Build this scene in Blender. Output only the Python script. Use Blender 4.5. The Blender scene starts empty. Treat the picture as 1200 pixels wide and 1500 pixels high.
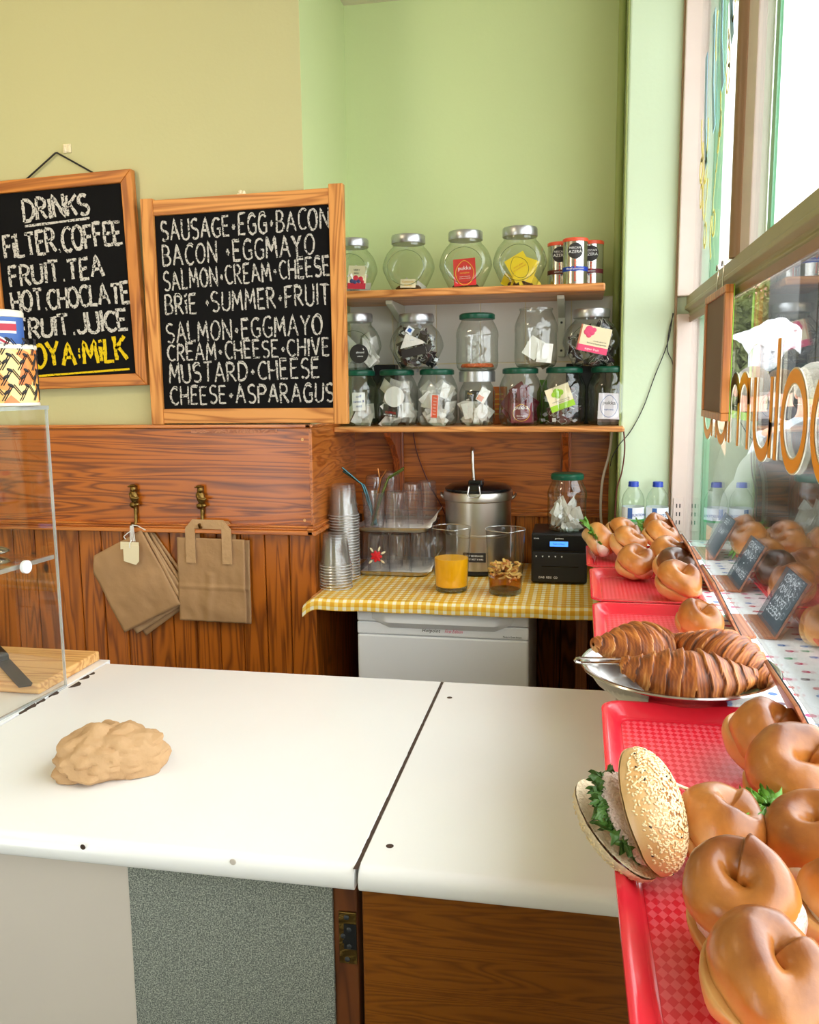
import bpy, bmesh, math, random
from mathutils import Vector, Matrix, Euler, noise

# ---------------------------------------------------------------- camera, world, light
S = bpy.context.scene
COL = S.collection
PI = math.pi
random.seed(7)
cam_data = bpy.data.cameras.new('camera')
cam = bpy.data.objects.new('camera', cam_data)
COL.objects.link(cam)
cam_data.sensor_fit = 'HORIZONTAL'
cam_data.sensor_width = 36.0
cam_data.lens = 36.0 * 1271.8 / 1200.0
cam_data.clip_start = 0.02
pit, yaw, rol = math.radians(8.2), math.radians(-11.11), math.radians(0.649)
F_ = Vector((math.sin(yaw) * math.cos(pit), math.cos(yaw) * math.cos(pit), -math.sin(pit)))
R0 = Vector((math.cos(yaw), -math.sin(yaw), 0))
D0 = F_.cross(R0)
R_ = R0 * math.cos(rol) + D0 * math.sin(rol)
D_ = -R0 * math.sin(rol) + D0 * math.cos(rol)
m3 = Matrix((R_, -D_, -F_)).transposed()
cam.matrix_world = Matrix.Translation((0, 0, 1.5)) @ m3.to_4x4()
S.camera = cam

W = bpy.data.worlds.new('world')
S.world = W
W.use_nodes = True
wn = W.node_tree.nodes
bg = wn['Background']
bg.inputs[0].default_value = (0.93, 0.97, 1.0, 1)
bg.inputs[1].default_value = 1.5
S.view_settings.view_transform = 'Standard'
S.view_settings.look = 'None'
S.view_settings.gamma = 1
S.view_settings.use_curve_mapping = False
S.view_settings.exposure = 1.95
S.cycles.transparent_max_bounces = 40
S.cycles.max_bounces = 10
S.cycles.sample_clamp_indirect = 6.0


def area(name, loc, target, size, power, col):
    l = bpy.data.lights.new(name, 'AREA')
    l.shape = 'RECTANGLE'
    l.size, l.size_y = size
    l.energy = power
    l.color = col
    o = bpy.data.objects.new(name, l)
    COL.objects.link(o)
    o.location = loc
    o.rotation_euler = (Vector(target) - Vector(loc)).to_track_quat('-Z', 'Y').to_euler()
    return o


# the warm ceiling fitting over the till; portals guide the daylight of the window and of an added opening behind the viewer
area('ceiling_lamp', (-1.7, 0.9, 2.68), (-1.9, 2.4, 1.6), (0.6, 0.3), 3.5, (1.0, 0.82, 0.55))
for nm, lo, tg, sz in (('window_portal', (0.40, 1.0, 1.88), (-1, 1.0, 1.88), (1.66, 3.6)), ('rear_opening_portal', (-2.55, -1.62, 1.1), (-2.55, 1, 1.1), (.9, 2.2))):
    po = area(nm, lo, tg, sz, 1, (1, 1, 1))
    po.data.cycles.is_portal = True

# ---------------------------------------------------------------- materials
MATS = {}


def lin(c):
    return tuple(((v / 255.0) / 12.92 if v / 255.0 <= 0.04045 else ((v / 255.0 + 0.055) / 1.055) ** 2.4) for v in c)


def newmat(name):
    m = bpy.data.materials.new(name)
    m.use_nodes = True
    MATS[name] = m
    nt = m.node_tree
    return m, nt.nodes, nt.links, nt.nodes['Principled BSDF']


def plain(name, rgb, rough=0.5, metal=0.0, bump=0.0, bscale=60, var=0.0, vscale=8, coat=0.0, spec=0.5, sss=0.0):
    m, n, l, p = newmat(name)
    c = lin(rgb)
    p.inputs['Base Color'].default_value = (*c, 1)
    p.inputs['Roughness'].default_value = rough
    p.inputs['Metallic'].default_value = metal
    p.inputs['Specular IOR Level'].default_value = spec
    p.inputs['Coat Weight'].default_value = coat
    p.inputs['Coat Roughness'].default_value = 0.1
    if sss:
        p.inputs['Subsurface Weight'].default_value = sss
        p.inputs['Subsurface Radius'].default_value = (0.01, 0.006, 0.003)
    tc = n.new('ShaderNodeTexCoord')
    if var:
        nz = n.new('ShaderNodeTexNoise')
        nz.inputs['Scale'].default_value = vscale
        nz.inputs['Detail'].default_value = 5
        l.new(tc.outputs['Object'], nz.inputs['Vector'])
        mx = n.new('ShaderNodeMix')
        mx.data_type = 'RGBA'
        mx.inputs[6].default_value = (*[v * (1 - var) for v in c], 1)
        mx.inputs[7].default_value = (*[min(1, v * (1 + var)) for v in c], 1)
        l.new(nz.outputs['Fac'], mx.inputs[0])
        l.new(mx.outputs[2], p.inputs['Base Color'])
    if bump:
        nb = n.new('ShaderNodeTexNoise')
        nb.inputs['Scale'].default_value = bscale
        nb.inputs['Detail'].default_value = 4
        l.new(tc.outputs['Object'], nb.inputs['Vector'])
        b = n.new('ShaderNodeBump')
        b.inputs['Strength'].default_value = bump
        b.inputs['Distance'].default_value = 0.01
        l.new(nb.outputs['Fac'], b.inputs['Height'])
        l.new(b.outputs['Normal'], p.inputs['Normal'])
    return m


def ramp(n, stops):
    r = n.new('ShaderNodeValToRGB')
    e = r.color_ramp.elements
    while len(e) < len(stops):
        e.new(0.5)
    for i, (pos, c) in enumerate(stops):
        e[i].position = pos
        e[i].color = (*lin(c), 1)
    return r


def wood(name, dark, light, axis='x', scale=1.0, rough=0.35, coat=0.3, knots=0.0, contrast=1.0):
    """grain running along one axis of the object"""
    m, n, l, p = newmat(name)
    tc = n.new('ShaderNodeTexCoord')
    mp = n.new('ShaderNodeMapping')
    k = {'x': (0.7, 9, 9), 'y': (9, 0.7, 9), 'z': (9, 9, 0.7)}[axis]
    mp.inputs['Scale'].default_value = tuple(v * scale for v in k)
    l.new(tc.outputs['Object'], mp.inputs['Vector'])
    n1 = n.new('ShaderNodeTexNoise')
    n1.inputs['Scale'].default_value = 1.3
    n1.inputs['Detail'].default_value = 3
    n1.inputs['Distortion'].default_value = 0.6
    l.new(mp.outputs[0], n1.inputs['Vector'])
    mul = n.new('ShaderNodeMath')
    mul.operation = 'MULTIPLY'
    mul.inputs[1].default_value = 26.0
    l.new(n1.outputs['Fac'], mul.inputs[0])
    fr = n.new('ShaderNodeMath')
    fr.operation = 'PINGPONG'
    fr.inputs[1].default_value = 1.0
    l.new(mul.outputs[0], fr.inputs[0])
    n2 = n.new('ShaderNodeTexNoise')
    n2.inputs['Scale'].default_value = 9
    n2.inputs['Detail'].default_value = 4
    l.new(mp.outputs[0], n2.inputs['Vector'])
    add = n.new('ShaderNodeMix')
    add.inputs[0].default_value = 0.38
    l.new(fr.outputs[0], add.inputs[2])
    l.new(n2.outputs['Fac'], add.inputs[3])
    mid = tuple((a + b) / 2 for a, b in zip(dark, light))
    r = ramp(n, [(0.14, dark), (0.36, mid), (0.62, light)])
    l.new(add.outputs[0], r.inputs[0])
    out = r.outputs[0]
    if knots:
        v = n.new('ShaderNodeTexVoronoi')
        mk = n.new('ShaderNodeMapping')
        mk.inputs['Scale'].default_value = {'z': (9, 2, 4.5), 'x': (4, 9, 9), 'y': (9, 4, 9)}[axis]
        l.new(tc.outputs['Object'], mk.inputs['Vector'])
        l.new(mk.outputs[0], v.inputs['Vector'])
        v.inputs['Scale'].default_value = 1.0
        kr = ramp(n, [(0.05, (255, 255, 255)), (knots, (0, 0, 0))])
        l.new(v.outputs['Distance'], kr.inputs[0])
        mx = n.new('ShaderNodeMix')
        mx.data_type = 'RGBA'
        mx.inputs[7].default_value = (*lin((60, 28, 10)), 1)
        l.new(kr.outputs[0], mx.inputs[0])
        l.new(out, mx.inputs[6])
        out = mx.outputs[2]
    l.new(out, p.inputs['Base Color'])
    p.inputs['Roughness'].default_value = rough
    p.inputs['Coat Weight'].default_value = coat
    p.inputs['Coat Roughness'].default_value = 0.15
    b = n.new('ShaderNodeBump')
    b.inputs['Strength'].default_value = 0.08
    b.inputs['Distance'].default_value = 0.004
    l.new(add.outputs[0], b.inputs['Height'])
    l.new(b.outputs['Normal'], p.inputs['Normal'])
    return m


def thin_glass(name, tint=(0.95, 0.97, 0.95), f0=0.04, rough=0.0, haze=0.0, depth=1.0):
    """clear sheet: reflects more at a grazing angle, lets the rest through"""
    m, n, l, p = newmat(name)
    n.remove(p)
    out = n['Material Output']
    lw = n.new('ShaderNodeLayerWeight')
    pw = n.new('ShaderNodeMath')
    pw.operation = 'POWER'
    pw.inputs[1].default_value = 5
    lw.inputs['Blend'].default_value = 0.5
    l.new(lw.outputs['Facing'], pw.inputs[0])
    ma = n.new('ShaderNodeMath')
    ma.operation = 'MULTIPLY_ADD'
    ma.inputs[1].default_value = 1 - f0
    ma.inputs[2].default_value = f0
    l.new(pw.outputs[0], ma.inputs[0])
    t = n.new('ShaderNodeBsdfTransparent')
    sl = n.new('ShaderNodeMath')      # the slanting path through the wall is longer, so it takes more colour
    sl.operation = 'POWER'
    sl.inputs[1].default_value = 3.0
    l.new(lw.outputs['Facing'], sl.inputs[0])
    tm = n.new('ShaderNodeMix')
    tm.data_type = 'RGBA'
    tm.inputs[6].default_value = (*tint, 1)
    tm.inputs[7].default_value = (*[c ** depth for c in tint], 1)
    l.new(sl.outputs[0], tm.inputs[0])
    l.new(tm.outputs[2], t.inputs[0])
    g = n.new('ShaderNodeBsdfGlossy')
    g.inputs['Roughness'].default_value = rough
    mix = n.new('ShaderNodeMixShader')
    l.new(ma.outputs[0], mix.inputs[0])
    last = t.outputs[0]
    if haze:
        d = n.new('ShaderNodeBsdfDiffuse')
        d.inputs[0].default_value = (0.9, 0.9, 0.9, 1)
        m2 = n.new('ShaderNodeMixShader')
        m2.inputs[0].default_value = haze
        l.new(t.outputs[0], m2.inputs[1])
        l.new(d.outputs[0], m2.inputs[2])
        last = m2.outputs[0]
    l.new(last, mix.inputs[1])
    l.new(g.outputs[0], mix.inputs[2])
    l.new(mix.outputs[0], out.inputs['Surface'])
    return m


plain('paint_green', (202, 214, 156), 0.6, bump=0.05, bscale=90, var=0.03, vscale=3)
plain('paint_warm_lit', (196, 190, 140), 0.6, bump=0.05, bscale=90, var=0.03, vscale=3)  # the wall green with warm lamp light put into the colour
plain('paint_column', (212, 228, 196), 0.45, bump=0.05, bscale=60, var=0.03, vscale=4)
plain('paint_pipe', (150, 160, 92), 0.45)
plain('ceiling_paint', (232, 222, 200), 0.8)
plain('floor_dark', (40, 34, 30), 0.6, var=0.3)
plain('white_gloss', (232, 226, 218), 0.3, var=0.03)
plain('frame_brown', (150, 118, 84), 0.35, var=0.12, vscale=20)
plain('frame_olive', (158, 146, 104), 0.4, var=0.1, vscale=20)
plain('frame_pink', (226, 206, 196), 0.4, var=0.05, vscale=20)
plain('teal_paint', (96, 196, 150), 0.5)
plain('laminate', (247, 245, 243), 0.2, var=0.02, coat=0.2)
plain('laminate_cream', (212, 200, 188), 0.4, var=0.06, vscale=5)
plain('chip_dark', (70, 52, 40), 0.9, var=0.4, vscale=60)
plain('black', (16, 16, 17), 0.5)
plain('black_gloss', (14, 14, 16), 0.2)
plain('dark_grey', (48, 50, 52), 0.5)
plain('board_back', (122, 98, 78), 0.7, var=0.08)
plain('quilt_brown', (46, 36, 36), 0.55)
plain('slate', (15, 14, 15), 0.85, var=0.5, vscale=6, spec=0.15)
plain('slate_blue', (50, 58, 66), 0.6, var=0.2, vscale=15)
plain('kraft', (178, 138, 96), 0.75, bump=0.3, bscale=25, var=0.10, vscale=12)
plain('kraft_light', (196, 156, 112), 0.75, bump=0.4, bscale=40, var=0.08, vscale=20)
plain('paper_white', (240, 238, 232), 0.8, var=0.04)
plain('paper_cream', (240, 226, 190), 0.8)
plain('string_white', (238, 236, 230), 0.8)
plain('brass', (136, 108, 58), 0.38, 1.0, bump=0.3, bscale=120, var=0.3, vscale=40)
plain('steel', (196, 192, 186), 0.18, 1.0)
plain('steel_brushed', (190, 184, 174), 0.3, 1.0, var=0.12, vscale=3)
plain('lid_silver', (188, 188, 190), 0.32, 0.9)
plain('lid_green', (10, 78, 56), 0.3)
plain('tin_rim', (235, 225, 205), 0.35)
plain('red_orange', (232, 84, 48), 0.4)
plain('white_enamel', (246, 247, 250), 0.3, coat=0.3)
plain('fridge_grey', (246, 248, 252), 0.35)
plain('tray_rim_red', (226, 38, 56), 0.25, coat=0.4)
plain('plastic_blue', (24, 60, 170), 0.35)
plain('label_white', (236, 240, 246), 0.5)
plain('label_blue', (60, 100, 170), 0.5)
plain('label_green', (70, 160, 80), 0.5)
plain('bracket_white', (214, 214, 196), 0.45)
plain('cable_black', (30, 26, 24), 0.5)
plain('cable_white', (212, 200, 180), 0.5)
plain('cable_brown', (96, 36, 22), 0.5)
plain('leaf_green', (96, 148, 44), 0.5, var=0.3, vscale=60)
plain('leaf_dark', (66, 100, 34), 0.5, var=0.3, vscale=60)
plain('leaf_purple', (84, 34, 52), 0.5)
plain('tomato', (222, 72, 44), 0.25, var=0.15, vscale=60)
plain('tuna', (232, 205, 190), 0.7, bump=0.8, bscale=160, var=0.12, vscale=120)
plain('cream_cheese', (240, 232, 214), 0.6, bump=0.5, bscale=90)
plain('salmon_pink', (238, 150, 120), 0.45, bump=0.4, bscale=90, var=0.1, vscale=60)
plain('crumb_bread', (236, 214, 178), 0.8, bump=0.5, bscale=200)
plain('sesame', (244, 220, 172), 0.6)
plain('poppy', (50, 44, 40), 0.6)
plain('chalk_smear', (120, 116, 112), 0.95)
plain('orange_letter', (255, 166, 10), 0.4)
plain('letter_edge', (240, 226, 196), 0.5)
plain('yellow_paint', (240, 214, 60), 0.5)
plain('blue_paint', (150, 196, 226), 0.5)
plain('juice', (255, 186, 14), 0.3)
plain('apple_flesh', (236, 196, 108), 0.6, var=0.1, vscale=80)
plain('apple_skin', (204, 130, 66), 0.5)
plain('teabag_white', (226, 222, 214), 0.85, bump=0.3, bscale=120, var=0.06, vscale=60)
plain('teabag_brown', (168, 150, 126), 0.85, var=0.15, vscale=60)
plain('teabag_dark', (64, 50, 56), 0.7, var=0.5, vscale=90)
plain('teabag_red', (96, 48, 48), 0.7, var=0.5, vscale=90)
plain('packet_red', (214, 36, 40), 0.45)
plain('packet_yellow', (240, 208, 24), 0.45)
plain('packet_maroon', (112, 30, 44), 0.4)
plain('packet_lilac', (226, 218, 228), 0.5)
plain('packet_lime', (160, 208, 50), 0.5)
plain('packet_pink', (232, 76, 120), 0.5)
plain('packet_orange', (214, 110, 30), 0.5)
plain('ink_dark', (40, 34, 32), 0.6)
plain('ink_white', (246, 244, 240), 0.6)
plain('ink_gold', (236, 190, 60), 0.5)
plain('ink_blue', (40, 70, 150), 0.5)
plain('berry_blue', (60, 66, 110), 0.5)
plain('berry_red', (190, 40, 60), 0.5)
plain('orange_dust', (226, 108, 50), 0.9, bump=1.0, bscale=200, var=0.3, vscale=150)
plain('tea_leaf', (96, 72, 44), 0.9, bump=1.0, bscale=200, var=0.5, vscale=150)
plain('skin', (216, 160, 136), 0.5, sss=0.1)
plain('hair_grey', (150, 140, 128), 0.8, bump=0.8, bscale=140, var=0.3, vscale=90)
plain('jacket_dark', (44, 40, 44), 0.6, bump=0.2, bscale=20)
plain('jacket_grey', (176, 180, 188), 0.8)
plain('trousers', (40, 44, 60), 0.8)
plain('pavement', (84, 82, 80), 0.9, var=0.1, vscale=3)
plain('brick', (176, 132, 108), 0.9, var=0.3, vscale=6)
plain('render_pale', (220, 214, 200), 0.9)
plain('bark', (84, 64, 44), 0.9, var=0.3)
plain('foliage', (128, 136, 78), 0.7, var=0.4, vscale=5)
plain('canvas_white', (226, 224, 228), 0.7)
plain('dark_panel', (30, 31, 31), 0.6, var=0.15, vscale=4)
plain('flower_red', (216, 24, 36), 0.4)
plain('knife_dark', (52, 50, 48), 0.4, 0.6, var=0.3, vscale=60)
plain('straw_blue', (70, 110, 116), 0.25, 0.9)
plain('straw_gold', (170, 110, 60), 0.25, 0.9)
plain('straw_green', (120, 136, 76), 0.25, 0.9)
wood('pine_panel', (112, 50, 6), (186, 98, 20), 'x', 1.0, 0.3, 0.3)
wood('pine_board', (120, 58, 8), (184, 100, 22), 'z', 0.8, 0.35, 0.25, knots=0.11)
wood('pine_return', (136, 66, 18), (190, 110, 44), 'y', 1.4, 0.3, 0.3)
wood('pine_trim', (150, 72, 22), (206, 122, 52), 'x', 1.0, 0.3, 0.4)
wood('pine_back', (130, 62, 14), (190, 104, 34), 'x', 1.2, 0.35, 0.3)
wood('pine_shelf', (176, 104, 48), (226, 156, 88), 'x', 0.9, 0.4, 0.2)
wood('pine_bracket', (110, 44, 12), (170, 84, 30), 'z', 1.2, 0.35, 0.3)
wood('frame_wood', (168, 96, 34), (222, 150, 74), 'x', 0.8, 0.5, 0.1)
wood('frame_wood_upright', (168, 96, 34), (222, 150, 74), 'z', 0.8, 0.5, 0.1)
wood('frame_orange', (150, 80, 24), (206, 128, 52), 'x', 0.8, 0.45, 0.2)
wood('frame_orange_upright', (150, 80, 24), (206, 128, 52), 'z', 0.8, 0.45, 0.2)
wood('door_wood', (112, 60, 10), (140, 80, 16), 'x', 2.0, 0.35, 0.3)
wood('post_wood', (76, 36, 10), (110, 58, 20), 'z', 1.0, 0.5, 0.1)
wood('board_wood', (196, 134, 72), (232, 182, 116), 'x', 1.0, 0.5, 0.1)
wood('sign_wood', (150, 82, 50), (190, 122, 84), 'y', 1.2, 0.5, 0.1)
thin_glass('window_glass', (0.97, 0.985, 0.98))
thin_glass('acrylic', (0.965, 0.965, 0.955), f0=0.055)
thin_glass('acrylic_edge', (0.80, 0.84, 0.82), f0=0.2, haze=0.3)
thin_glass('jar_glass', (0.93, 0.945, 0.925), f0=0.09, depth=8)
thin_glass('jug_glass', (0.965, 0.97, 0.965), f0=0.08, depth=9)
thin_glass('jar_base', (0.74, 0.80, 0.74), f0=0.1)
thin_glass('tumbler_glass', (0.95, 0.95, 0.955), f0=0.11, depth=9, haze=0.03)
thin_glass('cup_plastic', (0.97, 0.965, 0.955), f0=0.05, rough=0.10, haze=0.025, depth=3)
thin_glass('cup_rim_glint', (0.93, 0.92, 0.90), f0=0.12, rough=0.1, haze=0.30)  # white haze stands in for the glint along the rim
thin_glass('pet_bottle', (0.95, 0.97, 0.955), f0=0.06, depth=7)
thin_glass('tea_liquid', (0.80, 0.48, 0.06), f0=0.03)
thin_glass('rim_glass', (0.85, 0.88, 0.86), f0=0.30, haze=0.15)
thin_glass('wrap_film', (0.95, 0.95, 0.95), f0=0.1, haze=0.2)


def chalk(name, rgb, base=(17, 16, 17), thr=0.42):
    m, n, l, p = newmat(name)
    tc = n.new('ShaderNodeTexCoord')
    nz = n.new('ShaderNodeTexNoise')
    nz.inputs['Scale'].default_value = 210
    nz.inputs['Detail'].default_value = 5
    l.new(tc.outputs['Object'], nz.inputs['Vector'])
    r = ramp(n, [(thr - 0.06, base), (thr + 0.03, rgb)])
    l.new(nz.outputs['Fac'], r.inputs[0])
    l.new(r.outputs[0], p.inputs['Base Color'])
    p.inputs['Roughness'].default_value = 0.95
    p.inputs['Specular IOR Level'].default_value = 0.15


chalk('chalk_white', (204, 198, 190), thr=0.43)
chalk('chalk_yellow', (226, 192, 30), thr=0.38)
chalk('chalk_sign', (228, 230, 232), base=(50, 58, 66), thr=0.40)


def granular():
    m, n, l, p = newmat('speckle_laminate')
    tc = n.new('ShaderNodeTexCoord')
    nz = n.new('ShaderNodeTexNoise')
    nz.inputs['Scale'].default_value = 520
    nz.inputs['Detail'].default_value = 3
    l.new(tc.outputs['Object'], nz.inputs['Vector'])
    r = ramp(n, [(0.36, (84, 88, 84)), (0.5, (128, 132, 124)), (0.66, (184, 186, 172))])
    l.new(nz.outputs['Fac'], r.inputs[0])
    l.new(r.outputs[0], p.inputs['Base Color'])
    p.inputs['Roughness'].default_value = 0.5


granular()


def gingham():
    m, n, l, p = newmat('gingham')
    uv = n.new('ShaderNodeUVMap')
    sp = n.new('ShaderNodeSeparateXYZ')
    l.new(uv.outputs[0], sp.inputs[0])
    sq = []
    for k in (0, 1):
        mu = n.new('ShaderNodeMath')
        mu.operation = 'MULTIPLY'
        mu.inputs[1].default_value = 1 / 0.0240
        l.new(sp.outputs[k], mu.inputs[0])
        fr = n.new('ShaderNodeMath')
        fr.operation = 'FRACT'
        l.new(mu.outputs[0], fr.inputs[0])
        gt = n.new('ShaderNodeMath')
        gt.operation = 'GREATER_THAN'
        gt.inputs[1].default_value = 0.45
        l.new(fr.outputs[0], gt.inputs[0])
        sq.append(gt)
    ad = n.new('ShaderNodeMath')
    ad.operation = 'ADD'
    l.new(sq[0].outputs[0], ad.inputs[0])
    l.new(sq[1].outputs[0], ad.inputs[1])
    hf = n.new('ShaderNodeMath')
    hf.operation = 'MULTIPLY'
    hf.inputs[1].default_value = 0.5
    l.new(ad.outputs[0], hf.inputs[0])
    r = ramp(n, [(0.0, (250, 242, 218)), (0.5, (244, 208, 104)), (1.0, (236, 172, 24))])
    l.new(hf.outputs[0], r.inputs[0])
    l.new(r.outputs[0], p.inputs['Base Color'])
    p.inputs['Roughness'].default_value = 0.35


gingham()


def polka():
    m, n, l, p = newmat('polka_cloth')
    tc = n.new('ShaderNodeTexCoord')
    v = n.new('ShaderNodeTexVoronoi')
    v.voronoi_dimensions = '2D'
    v.inputs['Scale'].default_value = 27
    v.inputs['Randomness'].default_value = 0.35
    l.new(tc.outputs['Object'], v.inputs['Vector'])
    lt = n.new('ShaderNodeMath')
    lt.operation = 'LESS_THAN'
    lt.inputs[1].default_value = 0.18
    l.new(v.outputs['Distance'], lt.inputs[0])
    sp = n.new('ShaderNodeSeparateColor')
    l.new(v.outputs['Color'], sp.inputs[0])
    r = ramp(n, [(0.0, (206, 60, 110)), (0.25, (210, 50, 60)), (0.5, (60, 110, 190)), (0.7, (96, 60, 80)), (0.85, (60, 150, 100))])
    r.color_ramp.interpolation = 'CONSTANT'
    l.new(sp.outputs[0], r.inputs[0])
    mx = n.new('ShaderNodeMix')
    mx.data_type = 'RGBA'
    mx.inputs[6].default_value = (*lin((240, 240, 238)), 1)
    l.new(lt.outputs[0], mx.inputs[0])
    l.new(r.outputs[0], mx.inputs[7])
    l.new(mx.outputs[2], p.inputs['Base Color'])
    p.inputs['Roughness'].default_value = 0.35


polka()


def tray_floor():
    m, n, l, p = newmat('tray_floor_red')
    tc = n.new('ShaderNodeTexCoord')
    sp = n.new('ShaderNodeSeparateXYZ')
    l.new(tc.outputs['Object'], sp.inputs[0])
    a = n.new('ShaderNodeMath'); a.operation = 'MULTIPLY'; a.inputs[1].default_value = 1 / 0.0085
    b = n.new('ShaderNodeMath'); b.operation = 'MULTIPLY'; b.inputs[1].default_value = 1 / 0.0125
    l.new(sp.outputs[0], a.inputs[0])
    l.new(sp.outputs[1], b.inputs[0])
    u = n.new('ShaderNodeMath'); u.operation = 'ADD'
    w = n.new('ShaderNodeMath'); w.operation = 'SUBTRACT'
    for q in (u, w):
        l.new(a.outputs[0], q.inputs[0])
        l.new(b.outputs[0], q.inputs[1])
    cb = n.new('ShaderNodeCombineXYZ')
    l.new(u.outputs[0], cb.inputs[0])
    l.new(w.outputs[0], cb.inputs[1])
    cb.inputs[2].default_value = 0.5
    ck = n.new('ShaderNodeTexChecker')
    ck.inputs['Scale'].default_value = 1.0
    ck.inputs['Color1'].default_value = (*lin((226, 34, 52)), 1)
    ck.inputs['Color2'].default_value = (*lin((240, 92, 104)), 1)
    l.new(cb.outputs[0], ck.inputs['Vector'])
    l.new(ck.outputs['Color'], p.inputs['Base Color'])
    bp = n.new('ShaderNodeBump')
    bp.inputs['Strength'].default_value = 0.15
    bp.inputs['Distance'].default_value = 0.001
    l.new(ck.outputs['Fac'], bp.inputs['Height'])
    l.new(bp.outputs['Normal'], p.inputs['Normal'])
    p.inputs['Roughness'].default_value = 0.3


tray_floor()


def crust(name, pale, mid, dark, lo, hi):
    """baked crust: the raised top is browner than the sides"""
    m, n, l, p = newmat(name)
    tc = n.new('ShaderNodeTexCoord')
    sp = n.new('ShaderNodeSeparateXYZ')
    l.new(tc.outputs['Object'], sp.inputs[0])
    mr = n.new('ShaderNodeMapRange')
    mr.inputs[1].default_value = lo
    mr.inputs[2].default_value = hi
    l.new(sp.outputs[2], mr.inputs[0])
    nz = n.new('ShaderNodeTexNoise')
    nz.inputs['Scale'].default_value = 24
    nz.inputs['Detail'].default_value = 8
    l.new(tc.outputs['Object'], nz.inputs['Vector'])
    mx = n.new('ShaderNodeMix')
    mx.inputs[0].default_value = 0.48
    l.new(mr.outputs[0], mx.inputs[2])
    l.new(nz.outputs['Fac'], mx.inputs[3])
    r = ramp(n, [(0.22, pale), (0.50, mid), (0.76, dark)])
    l.new(mx.outputs[0], r.inputs[0])
    l.new(r.outputs[0], p.inputs['Base Color'])
    p.inputs['Roughness'].default_value = 0.36
    p.inputs['Coat Weight'].default_value = 0.3
    p.inputs['Coat Roughness'].default_value = 0.2
    b = n.new('ShaderNodeBump')
    b.inputs['Strength'].default_value = 0.45
    b.inputs['Distance'].default_value = 0.006
    l.new(nz.outputs['Fac'], b.inputs['Height'])
    l.new(b.outputs['Normal'], p.inputs['Normal'])


crust('bagel_crust', (236, 190, 120), (202, 128, 54), (122, 62, 18), -0.014, 0.036)
crust('bagel_under', (240, 206, 150), (222, 168, 100), (190, 124, 60), -0.02, 0.02)
crust('bagel_dark', (196, 136, 72), (128, 72, 30), (66, 34, 16), -0.016, 0.024)
crust('sesame_crust', (232, 202, 154), (220, 176, 118), (204, 150, 88), -0.02, 0.03)


def croissant_mat():
    m, n, l, p = newmat('croissant_crust')
    at = n.new('ShaderNodeAttribute')
    at.attribute_name = 'bake_shade'
    tc = n.new('ShaderNodeTexCoord')
    mp = n.new('ShaderNodeMapping')
    mp.inputs['Scale'].default_value = (130, 30, 30)
    l.new(tc.outputs['Object'], mp.inputs[0])
    nz = n.new('ShaderNodeTexNoise')
    nz.inputs['Scale'].default_value = 1.0
    nz.inputs['Detail'].default_value = 6
    l.new(mp.outputs[0], nz.inputs['Vector'])
    mx = n.new('ShaderNodeMix')
    mx.inputs[0].default_value = 0.5
    l.new(at.outputs['Fac'], mx.inputs[2])
    l.new(nz.outputs['Fac'], mx.inputs[3])
    r = ramp(n, [(0.30, (246, 200, 130)), (0.45, (202, 124, 56)), (0.58, (152, 80, 32)), (0.74, (76, 36, 14))])
    l.new(mx.outputs[0], r.inputs[0])
    l.new(r.outputs[0], p.inputs['Base Color'])
    p.inputs['Roughness'].default_value = 0.42
    b = n.new('ShaderNodeBump')
    b.inputs['Strength'].default_value = 0.5
    b.inputs['Distance'].default_value = 0.004
    l.new(nz.outputs['Fac'], b.inputs['Height'])
    l.new(b.outputs['Normal'], p.inputs['Normal'])


croissant_mat()


def lit(name, rgb, s):
    m, n, l, p = newmat(name)
    p.inputs['Base Color'].default_value = (*lin(rgb), 1)
    p.inputs['Emission Color'].default_value = (*lin(rgb), 1)
    p.inputs['Emission Strength'].default_value = s


lit('lcd_blue', (70, 140, 240), 0.35)


def tin_pattern():
    m, n, l, p = newmat('tin_pattern')
    tc = n.new('ShaderNodeTexCoord')
    v = n.new('ShaderNodeTexVoronoi')
    v.inputs['Scale'].default_value = 26
    l.new(tc.outputs['Object'], v.inputs['Vector'])
    sp = n.new('ShaderNodeSeparateColor')
    l.new(v.outputs['Color'], sp.inputs[0])
    r = ramp(n, [(0.1, (246, 214, 140)), (0.5, (240, 176, 80)), (0.9, (228, 128, 60))])
    l.new(sp.outputs[0], r.inputs[0])
    l.new(r.outputs[0], p.inputs['Base Color'])
    p.inputs['Roughness'].default_value = 0.4


tin_pattern()

# ---------------------------------------------------------------- geometry helpers


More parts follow.
